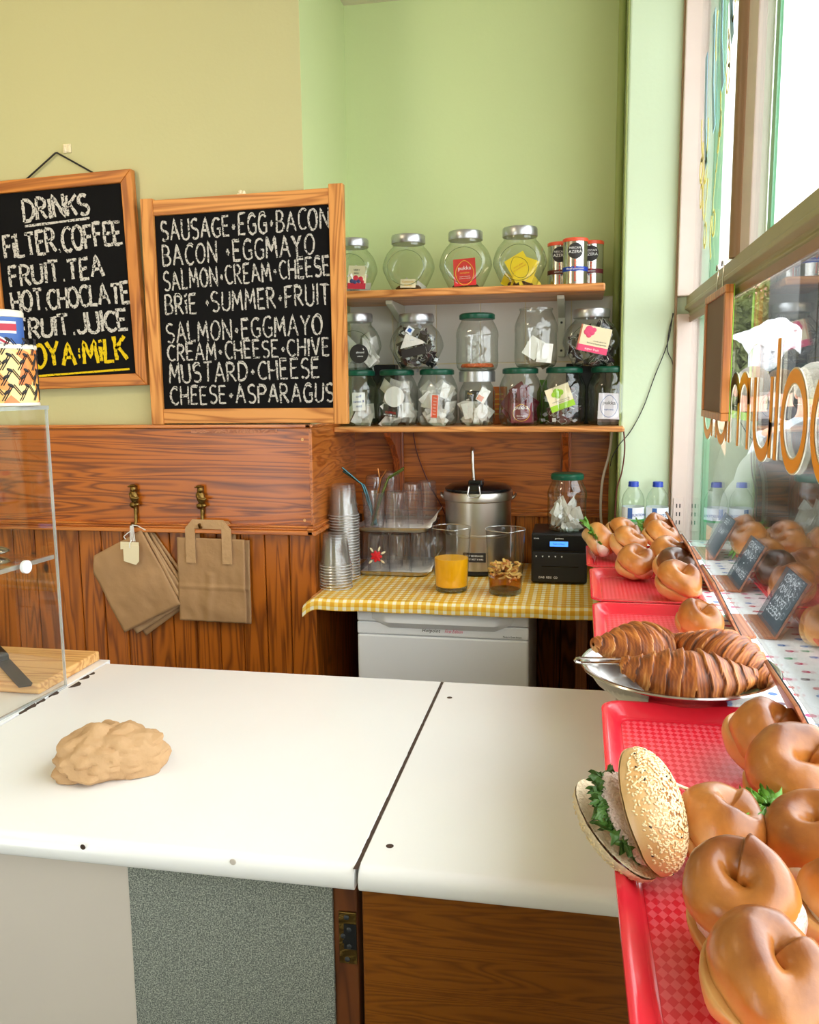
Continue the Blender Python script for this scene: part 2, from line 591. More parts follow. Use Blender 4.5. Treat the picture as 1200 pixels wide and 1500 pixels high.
class B:
    def __init__(s):
        s.bm = bmesh.new()
        s.uv = None

    def _xf(s, vs, mat):
        if mat is not None:
            bmesh.ops.transform(s.bm, matrix=mat, verts=vs)

    def box(s, x0, y0, z0, x1, y1, z1, mat=None):
        vs = [s.bm.verts.new(p) for p in ((x0, y0, z0), (x1, y0, z0), (x1, y1, z0), (x0, y1, z0),
                                          (x0, y0, z1), (x1, y0, z1), (x1, y1, z1), (x0, y1, z1))]
        for f in ((0, 3, 2, 1), (4, 5, 6, 7), (0, 1, 5, 4), (1, 2, 6, 5), (2, 3, 7, 6), (3, 0, 4, 7)):
            s.bm.faces.new([vs[i] for i in f])
        s._xf(vs, mat)
        return s

    def prism(s, pts, z0, z1, mat=None):
        """outline in x,y pulled up from z0 to z1"""
        a = [s.bm.verts.new((p[0], p[1], z0)) for p in pts]
        b = [s.bm.verts.new((p[0], p[1], z1)) for p in pts]
        n = len(pts)
        s.bm.faces.new(list(reversed(a)))
        s.bm.faces.new(b)
        for i in range(n):
            s.bm.faces.new((a[i], a[(i + 1) % n], b[(i + 1) % n], b[i]))
        s._xf(a + b, mat)
        return s

    def lathe(s, prof, seg=32, cx=0, cy=0, sx=1, sy=1, ybound=None, cap0=True, cap1=True, mod=None, mat=None):
        rings = []
        allv = []
        for (r, z) in prof:
            ring = []
            for i in range(seg):
                a = 2 * PI * i / seg
                rr = r * (mod(a, z) if mod else 1)
                x, y = rr * math.cos(a) * sx, rr * math.sin(a) * sy
                if ybound:
                    y = max(-ybound, min(ybound, y))
                ring.append(s.bm.verts.new((cx + x, cy + y, z)))
            rings.append(ring)
            allv += ring
        for a, b in zip(rings, rings[1:]):
            for i in range(seg):
                j = (i + 1) % seg
                s.bm.faces.new((a[i], a[j], b[j], b[i]))
        if cap0:
            s.bm.faces.new(list(reversed(rings[0])))
        if cap1:
            s.bm.faces.new(rings[-1])
        s._xf(allv, mat)
        return s

    def tube(s, pts, r, seg=8, cap=True):
        pts = [Vector(p) for p in pts]
        rad = r if isinstance(r, (list, tuple)) else [r] * len(pts)
        rings = []
        up = Vector((0, 0, 1))
        prev = None
        for i, p in enumerate(pts):
            d = (pts[min(i + 1, len(pts) - 1)] - pts[max(i - 1, 0)])
            if d.length < 1e-9:
                d = Vector((0, 0, 1))
            d.normalize()
            if prev is None:
                u = d.cross(up)
                if u.length < 1e-3:
                    u = d.cross(Vector((1, 0, 0)))
            else:
                u = prev - d * prev.dot(d)
            u.normalize()
            prev = u
            w = d.cross(u)
            rings.append([s.bm.verts.new(p + (u * math.cos(2 * PI * k / seg) + w * math.sin(2 * PI * k / seg)) * rad[i]) for k in range(seg)])
        for a, b in zip(rings, rings[1:]):
            for i in range(seg):
                j = (i + 1) % seg
                s.bm.faces.new((a[i], a[j], b[j], b[i]))
        if cap:
            s.bm.faces.new(list(reversed(rings[0])))
            s.bm.faces.new(rings[-1])
        return s

    def ball(s, c, r, u=16, v=10, mat=None, fn=None):
        r = r if isinstance(r, (tuple, list)) else (r, r, r)
        vs = []
        top = s.bm.verts.new((0, 0, 1))
        bot = s.bm.verts.new((0, 0, -1))
        rings = []
        for j in range(1, v):
            t = PI * j / v
            rings.append([s.bm.verts.new((math.sin(t) * math.cos(2 * PI * i / u), math.sin(t) * math.sin(2 * PI * i / u), math.cos(t))) for i in range(u)])
        for i in range(u):
            s.bm.faces.new((top, rings[0][i], rings[0][(i + 1) % u]))
            s.bm.faces.new((bot, rings[-1][(i + 1) % u], rings[-1][i]))
        for a, b in zip(rings, rings[1:]):
            for i in range(u):
                s.bm.faces.new((a[i], b[i], b[(i + 1) % u], a[(i + 1) % u]))
        vs = [top, bot] + [q for g in rings for q in g]
        for q in vs:
            p = Vector((q.co.x * r[0], q.co.y * r[1], q.co.z * r[2]))
            if fn:
                p = fn(p)
            if mat is not None:
                p = mat @ p
            q.co = p + Vector(c)
        return s

    def grid(s, fn, nu, nv, closeu=False, closev=False, uvfn=None):
        vs = [[s.bm.verts.new(fn(i / (nu if closeu else nu - 1), j / (nv if closev else nv - 1))) for j in range(nv)] for i in range(nu)]
        lay = s.bm.loops.layers.uv.verify() if uvfn else None
        for i in range(nu if closeu else nu - 1):
            for j in range(nv if closev else nv - 1):
                i2, j2 = (i + 1) % nu, (j + 1) % nv
                f = s.bm.faces.new((vs[i][j], vs[i2][j], vs[i2][j2], vs[i][j2]))
                if lay:
                    for lp, (a, b) in zip(f.loops, ((i, j), (i + 1, j), (i + 1, j + 1), (i, j + 1))):
                        lp[lay].uv = uvfn(a / (nu - 1), b / (nv - 1))
        return s

    def ribbon(s, pts, w, fn, jit=0.0, rnd=random):
        """flat stroke along 2D points; fn maps (u, v) to a 3D point"""
        n = len(pts)
        L, R = [], []
        for i, p in enumerate(pts):
            a = Vector(pts[max(i - 1, 0)])
            b = Vector(pts[min(i + 1, n - 1)])
            d = b - a
            if d.length < 1e-9:
                d = Vector((1, 0))
            d.normalize()
            q = Vector((-d.y, d.x))
            ww = w * (1 + rnd.uniform(-jit, jit)) / 2
            c = Vector(p)
            L.append(s.bm.verts.new(fn(*(c + q * ww))))
            R.append(s.bm.verts.new(fn(*(c - q * ww))))
        for i in range(n - 1):
            s.bm.faces.new((L[i], R[i], R[i + 1], L[i + 1]))
        return s

    def obj(s, name, mat, parent=None, smooth=False, bevel=0, seg=2, loc=None, rot=None, solid=0, sub=0, weld=False):
        if weld:
            bmesh.ops.remove_doubles(s.bm, verts=s.bm.verts, dist=1e-5)
        bmesh.ops.recalc_face_normals(s.bm, faces=s.bm.faces)
        me = bpy.data.meshes.new(name)
        s.bm.to_mesh(me)
        s.bm.free()
        me.materials.append(MATS[mat])
        if smooth:
            me.polygons.foreach_set('use_smooth', [True] * len(me.polygons))
            if smooth != 'all':
                me.set_sharp_from_angle(angle=math.radians(smooth if smooth is not True else 40))
        o = bpy.data.objects.new(name, me)
        COL.objects.link(o)
        if parent is not None:
            o.parent = parent
        if loc is not None:
            o.location = loc
        if rot is not None:
            o.rotation_euler = rot
        if solid:
            md = o.modifiers.new('thick', 'SOLIDIFY')
            md.thickness = solid
            md.offset = 0
        if bevel:
            md = o.modifiers.new('bevel', 'BEVEL')
            md.width = bevel
            md.segments = seg
            md.limit_method = 'ANGLE'
            md.angle_limit = math.radians(40)
        if sub:
            md = o.modifiers.new('sub', 'SUBSURF')
            md.levels = md.render_levels = sub
        return o


def tag(o, label, cat, group=None, kind=None):
    o['label'] = label
    o['category'] = cat
    if group:
        o['group'] = group
    if kind:
        o['kind'] = kind
    return o


def thing(name, label, cat, loc=(0, 0, 0), rot=(0, 0, 0), group=None):
    o = bpy.data.objects.new(name, None)
    o.empty_display_size = 0.02
    COL.objects.link(o)
    o.location = loc
    o.rotation_euler = rot
    return tag(o, label, cat, group)


def struct(name, b, mat, **k):
    o = b.obj(name, mat, **k)
    o['kind'] = 'structure'
    return o


KIDS = {}


def dup(root, loc, rot, label, group=None):
    r = root.copy()
    COL.objects.link(r)
    r.location = loc
    r.rotation_euler = rot
    r['label'] = label
    if group:
        r['group'] = group
    kids = [c for c in COL.objects if c.parent == root]
    for ch in kids:
        c = ch.copy()
        COL.objects.link(c)
        c.parent = r
        for g in [q for q in COL.objects if q.parent == ch]:
            d = g.copy()
            COL.objects.link(d)
            d.parent = c
    return r


def text(name, s, size, mat, parent, loc, rot, depth=0.0003, sx=1.0, align='CENTER', shear=0.0):
    cu = bpy.data.curves.new('t', 'FONT')
    cu.body = s
    cu.size = size
    cu.align_x = align
    cu.align_y = 'CENTER'
    cu.extrude = depth
    cu.shear = shear
    cu.resolution_u = 2
    to = bpy.data.objects.new('t', cu)
    COL.objects.link(to)
    dg = bpy.context.evaluated_depsgraph_get()
    me = bpy.data.meshes.new_from_object(to.evaluated_get(dg))
    bpy.data.objects.remove(to)
    me.materials.clear()
    me.materials.append(MATS[mat])
    for v in me.vertices:
        v.co.x *= sx
    o = bpy.data.objects.new(name, me)
    COL.objects.link(o)
    o.parent = parent
    o.location = loc
    o.rotation_euler = rot
    return o


def arc(cx, cy, rx, ry, a0, a1, n=10):
    return [(cx + rx * math.cos(math.radians(a0 + (a1 - a0) * i / n)), cy + ry * math.sin(math.radians(a0 + (a1 - a0) * i / n))) for i in range(n + 1)]


GL = {
    'A': (.62, [[(0, 0), (.31, 1), (.62, 0)], [(.12, .36), (.5, .36)]]),
    'B': (.52, [[(0, 0), (0, 1)], [(0, 1)] + arc(.18, .75, .26, .25, 90, -90) + [(0, .5)], [(0, .5)] + arc(.2, .25, .32, .25, 90, -90) + [(0, 0)]]),
    'C': (.5, [arc(.32, .5, .32, .5, 50, 310)]),
    'D': (.56, [[(0, 0), (0, 1)], [(0, 1)] + arc(.14, .5, .42, .5, 90, -90) + [(0, 0)]]),
    'E': (.44, [[(.44, 1), (0, 1), (0, 0), (.44, 0)], [(0, .52), (.36, .52)]]),
    'F': (.44, [[(.44, 1), (0, 1), (0, 0)], [(0, .52), (.36, .52)]]),
    'G': (.56, [arc(.32, .5, .32, .5, 50, 300) + [(.56, .1), (.56, .45)], [(.34, .45), (.58, .45)]]),
    'H': (.52, [[(0, 0), (0, 1)], [(.52, 0), (.52, 1)], [(0, .5), (.52, .5)]]),
    'I': (.06, [[(.03, 0), (.03, 1)]]),
    'i': (.06, [[(.03, 0), (.03, .66)], [(.03, .84), (.03, .95)]]),
    'J': (.42, [[(.42, 1), (.42, .25)] + arc(.21, .22, .21, .22, 0, -170)]),
    'K': (.5, [[(0, 0), (0, 1)], [(.5, 1), (.02, .46)], [(.14, .58), (.5, 0)]]),
    'L': (.42, [[(0, 1), (0, 0), (.42, 0)]]),
    'M': (.68, [[(0, 0), (.08, 1), (.34, .3), (.6, 1), (.68, 0)]]),
    'N': (.56, [[(0, 0), (0, 1), (.56, 0), (.56, 1)]]),
    'O': (.6, [arc(.3, .5, .3, .5, 95, 455, 16)]),
    'P': (.5, [[(0, 0), (0, 1)], [(0, 1)] + arc(.2, .75, .3, .25, 90, -90) + [(0, .5)]]),
    'R': (.52, [[(0, 0), (0, 1)], [(0, 1)] + arc(.18, .75, .28, .25, 90, -90) + [(0, .5)], [(.16, .5), (.52, 0)]]),
    'S': (.48, [arc(.25, .75, .24, .25, 40, 270) + arc(.24, .25, .25, .25, 90, -140)]),
    'T': (.54, [[(0, 1), (.54, 1)], [(.27, 1), (.27, 0)]]),
    'U': (.52, [[(0, 1), (0, .3)] + arc(.26, .28, .26, .28, 180, 360) + [(.52, 1)]]),
    'V': (.56, [[(0, 1), (.28, 0), (.56, 1)]]),
    'Y': (.56, [[(0, 1), (.28, .5), (.56, 1)], [(.28, .5), (.28, 0)]]),
    '+': (.3, [[(.04, .45), (.26, .45)], [(.15, .32), (.15, .58)]]),
    '.': (.14, [[(.04, .04), (.12, .06)]]),
    ':': (.14, [[(.03, .3), (.12, .32)], [(.03, .55), (.12, .57)]]),
    ' ': (.22, []),
}


def dense(pts, step):
    out = [pts[0]]
    for a, b in zip(pts, pts[1:]):
        d = math.hypot(b[0] - a[0], b[1] - a[1])
        n = max(1, int(d / step))
        for i in range(1, n + 1):
            out.append((a[0] + (b[0] - a[0]) * i / n, a[1] + (b[1] - a[1]) * i / n))
    return out


def hand(b, s, p0, p1, h, w, fn, rnd, gap=.17, wob=.03):
    """hand-lettered capitals between two baseline points"""
    tot = sum(GL[c][0] + gap for c in s) - gap
    L = math.hypot(p1[0] - p0[0], p1[1] - p0[1])
    k = L / tot
    ux, uy = (p1[0] - p0[0]) / L, (p1[1] - p0[1]) / L
    x = 0
    for c in s:
        wd, strokes = GL[c]
        dy = rnd.uniform(-.04, .04)
        hh = h * rnd.uniform(.93, 1.06)
        sl = rnd.uniform(-.05, .07)
        for st in strokes:
            q = []
            for (a, t) in dense(st, .12):
                a2 = (x + a + sl * t + rnd.uniform(-wob, wob) * .4) * k
                t2 = (t + dy + rnd.uniform(-wob, wob) * .5) * hh
                q.append((p0[0] + ux * a2 - uy * t2, p0[1] + uy * a2 + ux * t2))
            b.ribbon(q, w, fn, .22, rnd)
        x += wd + gap
    return b


def rrect(x0, y0, x1, y1, r, n=6):
    out = []
    for (cx, cy, a) in ((x1 - r, y1 - r, 0), (x0 + r, y1 - r, 90), (x0 + r, y0 + r, 180), (x1 - r, y0 + r, 270)):
        for i in range(n + 1):
            t = math.radians(a + 90 * i / n)
            out.append((cx + r * math.cos(t), cy + r * math.sin(t)))
    return out


def loft(b, loops, cap0=True, cap1=True):
    rings = [[b.bm.verts.new(p) for p in lp] for lp in loops]
    n = len(rings[0])
    for a, c in zip(rings, rings[1:]):
        for i in range(n):
            j = (i + 1) % n
            b.bm.faces.new((a[i], a[j], c[j], c[i]))
    if cap0:
        b.bm.faces.new(list(reversed(rings[0])))
    if cap1:
        b.bm.faces.new(rings[-1])
    return b


def nz(p, s, seed=0):
    return noise.noise(Vector(p) * s + Vector((seed * 7.3, seed * 3.1, seed * 1.7)))

# ---------------------------------------------------------------- the room
struct('floor', B().box(-3.2, -1.6, -0.05, 0.6, 3.2, 0), 'floor_dark')
struct('ceiling', B().box(-3.2, -1.6, 2.735, 0.6, 3.2, 2.80), 'ceiling_paint')
struct('wall_back', B().box(-0.9, 2.95, 0, 0.318, 3.1, 2.735), 'paint_green')
struct('wall_left', B().box(-3.2, 2.466, 0, -0.78, 3.1, 2.735), 'paint_warm_lit')
struct('wall_left_return', B().box(-0.7805, 2.4665, 0, -0.7793, 2.95, 2.735), 'paint_green')  # thin slab whose lighter green holds the window light on this face
struct('wall_side', B().box(-3.35, -1.6, 0, -3.2, 3.1, 2.735), 'paint_warm_lit')
# unseen wall behind the viewer; its opening is added and sized for daylight
b = B().box(-3.2, -1.7, 0, -3.0, -1.6, 2.735).box(-2.1, -1.7, 0, .318, -1.6, 2.735).box(-3.0, -1.7, 2.2, -2.1, -1.6, 2.735)
struct('wall_front', b, 'paint_warm_lit')
# white glazed tiles between the shelves
b = B()
tw, th = 0.149, 0.2085
for r in range(2):
    for c in range(7):
        x0 = -0.478 - 2 * tw + c * tw - 0.0
        if r % 2:
            pass
        z1 = 1.783 - r * th
        xa, xb = max(x0, -0.778), min(x0 + tw - 0.003, 0.105)
        if xb - xa > 0.01:
            b.box(xa, 2.943, z1 - th + 0.003, xb, 2.951, z1)
o = struct('wall_tiles', b, 'white_gloss', bevel=0.0015)
struct('wall_tile_grout', B().box(-0.779, 2.946, 1.36, 0.105, 2.9515, 1.784), 'paper_cream')
# pilaster at the window and the pipes boxed in beside it
o = struct('wall_right', B().box(0.121, 2.70, 0, 0.318, 3.1, 2.735), 'paint_column', bevel=0.006)
struct('wall_pipe', B().box(0.100, 2.90, 0, 0.1205, 2.95, 2.735), 'paint_pipe')
b = B().tube([(0.106, 2.86, 0), (0.106, 2.86, 2.735)], 0.011, 12)
struct('trim_pipe', b, 'paint_pipe', smooth=True)
b = B().box(0.1155, 2.698, 0, 0.1215, 2.72, 2.735)
struct('trim_pilaster', b, 'paint_pipe', bevel=0.002)

# pine wainscot on the left: boxed-in panel, moulding and tongue-and-groove boards, returned into the recess
struct('trim_wainscot_panel', B().box(-2.6, 2.42, 1.09, -0.770, 2.466, 1.386), 'pine_panel', bevel=0.002)
struct('trim_wainscot_cap', B().box(-2.6, 2.412, 1.386, -0.762, 2.466, 1.396), 'pine_trim', bevel=0.002)
b = B()
x = -0.772
while x > -2.6:
    b.box(x - 0.0745, 2.438, 0, x, 2.466, 1.08)
    x -= 0.077
struct('trim_wainscot_boards', b, 'pine_board', bevel=0.003, seg=1)
struct('trim_wainscot_backing', B().box(-2.6, 2.450, 0, -0.775, 2.465, 1.075), 'post_wood')
b = B()
for z0, z1, y in ((1.071, 1.085, 2.402), (1.085, 1.093, 2.410), (1.093, 1.099, 2.405)):
    b.box(-2.6, y, z0, -0.760, 2.45, z1)
struct('trim_wainscot_moulding', b, 'pine_trim', bevel=0.003)
b = B().box(-0.7795, 2.43, 0, -0.764, 2.93, 1.075)
struct('trim_return_boards', b, 'pine_board', bevel=0.002)
b = B().box(-0.7795, 2.421, 1.09, -0.762, 2.93, 1.386)
struct('trim_return_panel', b, 'pine_return', bevel=0.002)
b = B()
for z0, z1, x in ((1.071, 1.085, -0.752), (1.085, 1.093, -0.758), (1.093, 1.099, -0.753)):
    b.box(-0.779, 2.402, z0, x, 2.92, z1)
struct('trim_return_moulding', b, 'pine_trim', bevel=0.003)
struct('trim_return_cap', B().box(-0.7795, 2.412, 1.386, -0.757, 2.93, 1.396), 'pine_trim', bevel=0.002)
# pine panelling at the back of the recess
struct('trim_back_panel', B().box(-0.764, 2.918, 1.085, 0.099, 2.945, 1.36), 'pine_back')
b = B()
x = 0.099
while x > -0.74:
    b.box(x - 0.0745, 2.922, 0, x, 2.945, 1.07)
    x -= 0.077
struct('trim_back_boards', b, 'pine_board', bevel=0.003, seg=1)
struct('trim_back_backing', B().box(-0.764, 2.934, 0, 0.099, 2.944, 1.08), 'post_wood')
b = B()
for z0, z1, y in ((1.064, 1.078, 2.908), (1.078, 1.084, 2.914), (1.084, 1.090, 2.910)):
    b.box(-0.752, y, z0, 0.099, 2.93, z1)
struct('trim_back_moulding', b, 'pine_trim', bevel=0.003)
# pale scuff where the varnish has worn off the panel
b = B()
rnd = random.Random(3)
b.ribbon(dense([(-1.135, 1.376), (-1.0, 1.3755), (-0.866, 1.377)], 0.01), 0.009, lambda u, v: (u, 2.4185, v), 0.5, rnd)
struct('trim_wainscot_scuff', b, 'sign_wood')
b = B()
for (x, z) in ((-0.79, 1.352), (-0.79, 1.115)):
    b.lathe([(0.0045, 0), (0.004, 0.0008)], 14, mat=Matrix.Translation((x, 2.4195, z)) @ Matrix.Rotation(PI / 2, 4, 'X'))
struct('trim_wainscot_plugs', b, 'board_wood')

# ---------------------------------------------------------------- the shop window (right) and what stands outside
XG = 0.314
struct('window_1_sill_wall', B().box(0.319, -1.6, 0, 0.345, 3.1, 0.94), 'teal_paint')
struct('window_1_glass', B().box(XG, -1.6, 1.02, XG + 0.004, 2.70, 1.715), 'window_glass')
struct('window_2_glass', B().box(XG, -1.6, 1.74, XG + 0.004, 2.70, 2.735), 'window_glass')
struct('window_1_frame', B().box(0.272, 2.668, 0.95, 0.33, 2.70, 1.700), 'frame_pink', bevel=0.003)
b = B().box(0.271, 2.672, 1.751, 0.33, 2.70, 2.735)
struct('window_2_frame', b, 'frame_pink', bevel=0.003)
b = B().box(0.266, 2.684, 0.95, 0.273, 2.702, 2.735)
struct('window_2_bead', b, 'frame_brown', bevel=0.002)
# transom: flat face, rounded moulding and lower lip
b = B()
prof = [(0.300, 1.751), (0.330, 1.753), (0.330, 1.690), (0.309, 1.690), (0.305, 1.697), (0.309, 1.704), (0.306, 1.708), (0.296, 1.714), (0.296, 1.722), (0.300, 1.727)]
loft(b, [[(x, y, z) for x, z in prof] for y in (-1.6, 2.70)])
struct('window_1_transom', b, 'frame_olive', bevel=0.0015)
b = B()
loft(b, [[(x, y, z) for x, z in ((0.304, 1.691), (0.312, 1.691), (0.312, 1.676), (0.307, 1.676))] for y in (-1.6, 2.668)])
struct('window_1_lip', b, 'frame_brown', bevel=0.001)
struct('window_2_mullion', B().box(0.306, 1.775, 1.751, 0.336, 1.872, 2.735), 'frame_pink', bevel=0.003)
struct('window_2_mullion_bead', B().tube([(0.306, 1.90, 1.75), (0.306, 1.90, 2.735)], 0.016, 12), 'frame_brown', smooth=True)
# green woodwork of the shopfront outside the glass
struct('window_1_reveal', B().box(0.334, 2.66, 0.9, 0.374, 2.95, 1.70), 'teal_paint')
struct('window_2_reveal', B().box(0.334, 2.66, 1.70, 0.380, 2.95, 3.2), 'teal_paint')
struct('window_2_post', B().box(0.337, 1.745, 1.753, 0.343, 1.775, 3.2), 'teal_paint')
struct('ground_pavement', B().box(0.46, -3, -0.05, 14, 30, 0.0), 'pavement')

# loose brush lettering and flowers painted on the upper pane
rnd = random.Random(5)
pane = lambda u, v: (XG - 0.0008, u, v)
for k in range(15):
    b = B()
    y0, z0 = rnd.uniform(1.98, 2.6), rnd.uniform(1.80, 2.45)
    pts = [(y0 + 0.02 * math.sin(t * 3 + k), z0 + t * rnd.uniform(0.08, 0.12)) for t in [i / 8 for i in range(9)]]
    if k % 2:
        pts = arc(y0, z0 - .02, 0.022, 0.03, 90, 440, 12) + pts
    b.ribbon(pts, 0.010, pane, 0.4, rnd)
    tag(b.obj('painted_flower', 'yellow_paint'), 'yellow brush stroke flower painted on the upper window pane', 'window painting', 'yellow flowers painted on the pane')
for k in range(5):
    b = B()
    y0, z0 = 2.0 + k * 0.12, 2.30 - 0.06 * k
    b.ribbon([(y0, z0), (y0 + 0.05, z0 + 0.12), (y0 + 0.07, z0 + 0.3)], 0.035, pane, 0.3, rnd)
    tag(b.obj('painted_streak', 'blue_paint'), 'pale blue brush streak painted on the upper window pane', 'window painting', 'blue streaks painted on the pane')

# orange shop lettering on the lower pane, read from behind
t = thing('window_lettering', 'orange rounded letters on the lower window pane, seen from behind', 'lettering', (XG - 0.001, 1.5, 1.375))
def letter(st, y0, sc=1.0):
    for nm, mat, w, dx in (('letter', 'orange_letter', 0.0205, -0.0008), ('letter_outline', 'letter_edge', 0.0255, 0.0)):
        b = B()
        for s_ in st:
            b.ribbon(dense(s_, 0.02), w, lambda u, v: (dx, y0 - 1.5 + u, v))
        b.obj(nm, mat, t)
H = 0.135
W_ = 0.145
ring = lambda w: arc(w / 2, H / 2, w / 2, H / 2, 0, 360, 40)
letter([ring(W_), [(0, 0), (0, H)]], 2.20)                                  # a
letter([[(0, 0), (0, H)], [(0, H + .03), (0, H + .05)]], 2.135)            # i
letter([ring(W_), [(0, 0), (0, H * 1.45)]][::1], 1.99)                     # b, stem on the near side
letter([[(0, 0), (0, H)], arc(.052, H - .05, .052, .05, 180, 0, 14) + [(.104, 0)], arc(.156, H - .05, .052, .05, 180, 0, 14) + [(.208, 0)]], 1.745)
letter([[(0, H), (0, 0)], [(0, .06)] + arc(.07, .06, .07, .06, 180, 360, 20)[0:] + [(.14, H)]], 1.545)  # u
letter([[(0, 0), (0, H * 1.45)]], 1.503)                                   # l
letter([ring(W_)], 1.315)                                                  # o
letter([arc(W_ / 2, H / 2, W_ / 2, H / 2, -140, 140, 34)], 1.13)          # c

# ---- outside: seen faintly through the pane
def person(label, loc, rz, jacket, hair_mat, lean=0.0):
    t = thing('person', label, 'person', loc, (0, 0, rz))
    me = bpy.data.meshes.new('body')
    V = [(0, 0, .50), (0, .01, .72), (0, .02, .95), (0, .0, 1.06), (0, -.03, 1.16), (0, -.045, 1.24),
         (-.17, .01, .98), (-.22, -.04, .74), (-.14, -.26, .66), (-.10, -.33, .66),
         (.17, .01, .98), (.22, -.04, .74), (.14, -.26, .66), (.10, -.33, .66),
         (-.10, -.02, .48), (-.12, -.44, .50), (-.12, -.46, .08), (-.12, -.60, .04),
         (.10, -.02, .48), (.12, -.44, .50), (.12, -.46, .08), (.12, -.60, .04)]
    E_ = [(0, 1), (1, 2), (2, 3), (3, 4), (4, 5), (2, 6), (6, 7), (7, 8), (8, 9), (2, 10), (10, 11), (11, 12), (12, 13),
          (0, 14), (14, 15), (15, 16), (16, 17), (0, 18), (18, 19), (19, 20), (20, 21)]
    RR = [.14, .14, .15, .055, .085, .075, .065, .05, .036, .03, .065, .05, .036, .03, .095, .07, .045, .035, .095, .07, .045, .035]
    me.from_pydata(V, E_, [])
    me.materials.append(MATS['skin'])
    o = bpy.data.objects.new('body', me)
    COL.objects.link(o)
    o.parent = t
    o.modifiers.new('skin', 'SKIN')
    for sv, r in zip(me.skin_vertices[0].data, RR):
        sv.radius = (r, r)
    me.skin_vertices[0].data[0].use_root = True
    sm = o.modifiers.new('sub', 'SUBSURF')
    sm.levels = sm.render_levels = 2
    # clothing follows the body and stops at neck and wrists
    b = B()
    b.lathe([(.15, .46), (.19, .5), (.19, .7), (.20, .85), (.19, .97), (.12, 1.05), (.075, 1.08)], 24, sy=.72)
    for sx in (-1, 1):
        b.tube([(.16 * sx, .01, .99), (.20 * sx, 0, .88), (.235 * sx, -.04, .74), (.19 * sx, -.16, .69), (.14 * sx, -.25, .665)], [.075, .078, .068, .06, .052], 14)
    b.obj('jacket', jacket, o, True)
    b = B()
    for sx in (-1, 1):
        b.tube([(.08 * sx, .0, .50), (.12 * sx, -.25, .51), (.125 * sx, -.45, .50), (.125 * sx, -.475, .3), (.125 * sx, -.48, .1)], [.11, .105, .085, .07, .06], 14)
    b.obj('trousers', 'trousers', o, True)
    b = B()
    b.ball((0, -.03, 1.225), (.092, .105, .095), 18, 12, fn=lambda p: Vector((p.x, p.y, max(p.z, -.06 - p.y * .9))))
    b.obj('hair', hair_mat, o, True)
    for sx in (-1, 1):
        B().ball((.082 * sx, -.045, 1.19), (.014, .022, .034), 10, 8).obj('ear', 'skin', o, True)
        B().ball((.032 * sx, -.118, 1.215), (.012, .008, .008), 10, 6).obj('eye', 'ink_dark', o, True)
    B().ball((0, -.135, 1.185), (.014, .02, .024), 10, 8).obj('nose', 'skin', o, True)
    b = B().ball((0, -.122, 1.14), (.024, .008, .006), 10, 6)
    b.obj('mouth', 'packet_pink', o, True)
    return t


person('grey-haired person in dark jacket sitting outside the window with back turned', (0.91, 4.95, 0.27), PI, 'jacket_dark', 'hair_grey')
person('person in dark jacket with brown hair sitting farther off outside', (1.27, 5.95, 0.27), PI + .3, 'jacket_dark', 'bark')
person('person in pale grey jacket nearest outside the window at the right edge', (1.0, 4.08, 0.27), PI - .5, 'jacket_grey', 'hair_grey')
for (x, y, lab) in ((0.91, 4.95, 'dark bench under the grey-haired person outside'), (1.27, 5.95, 'dark bench farther off outside the window'), (1.0, 4.08, 'dark stool under the person in pale grey jacket')):
    t = thing('bench', lab, 'bench', (x, y, 0), group='seats outside')
    B().box(-.2, -.2, .57, .2, .2, .615).obj('seat', 'bark', t, bevel=.01)
    for sx in (-1, 1):
        for sy in (-1, 1):
            B().box(.16 * sx - .02, .17 * sy - .02 + .02, 0, .16 * sx + .02, .17 * sy + .03, .57).obj('leg', 'bark', t)
# added dark quilted cover
def quilt(u, v):
    a, h_ = 2 * PI * u, v
    r = math.cos(h_ * PI / 2) ** .55
    z = .64 * math.sin(h_ * PI / 2)
    puff = 1 + .025 * abs(math.sin(h_ * 9 * PI / 2 * 1.4)) - .02
    return (.47 * r * math.cos(a) * puff, .95 * r * math.sin(a) * puff, z * puff)
b = B().grid(quilt, 48, 60, True, False)  # added dark shape outside, so the reflections show in the pane
b.box(-.40, -.8, -.745, .40, .8, 0)
tag(b.obj('dark_hump', 'quilt_brown', None, True, loc=(.87, 2.75, .75)), 'dark brown quilted cover added outside the window to darken the view behind reflections', 'hump')
# tree
t = thing('tree', 'leafy green tree beyond the glass, behind the white canopy', 'tree', (1.56, 9.2, 0))
B().tube([(0, 0, 0), (.05, 0, .8), (0, .05, 1.6), (.06, 0, 2.2)], [.12, .1, .08, .04], 12).obj('trunk', 'bark', t, True)
b = B()
rnd = random.Random(11)
for k in range(5200):
    while True:
        p = Vector((rnd.uniform(-1, 1), rnd.uniform(-1, 1), rnd.uniform(-1, 1)))
        if p.length < 1 and rnd.random() < .35 + .65 * p.length:
            break
    q = Vector((p.x * .55, p.y * .7, p.z * .72 + 1.75))
    q += Vector((nz(q, 2.1), nz(q, 2.1, 2), nz(q, 2.1, 3))) * .25
    m = Matrix.Translation(q) @ Euler((rnd.uniform(0, 6), rnd.uniform(0, 6), 0)).to_matrix().to_4x4()
    s_ = rnd.uniform(.035, .06)
    vs = [b.bm.verts.new(m @ Vector(c)) for c in ((-s_, 0, 0), (0, -s_ * .45, 0), (s_, 0, .01), (0, s_ * .45, 0))]
    b.bm.faces.new(vs)
b.obj('foliage', 'foliage', t)
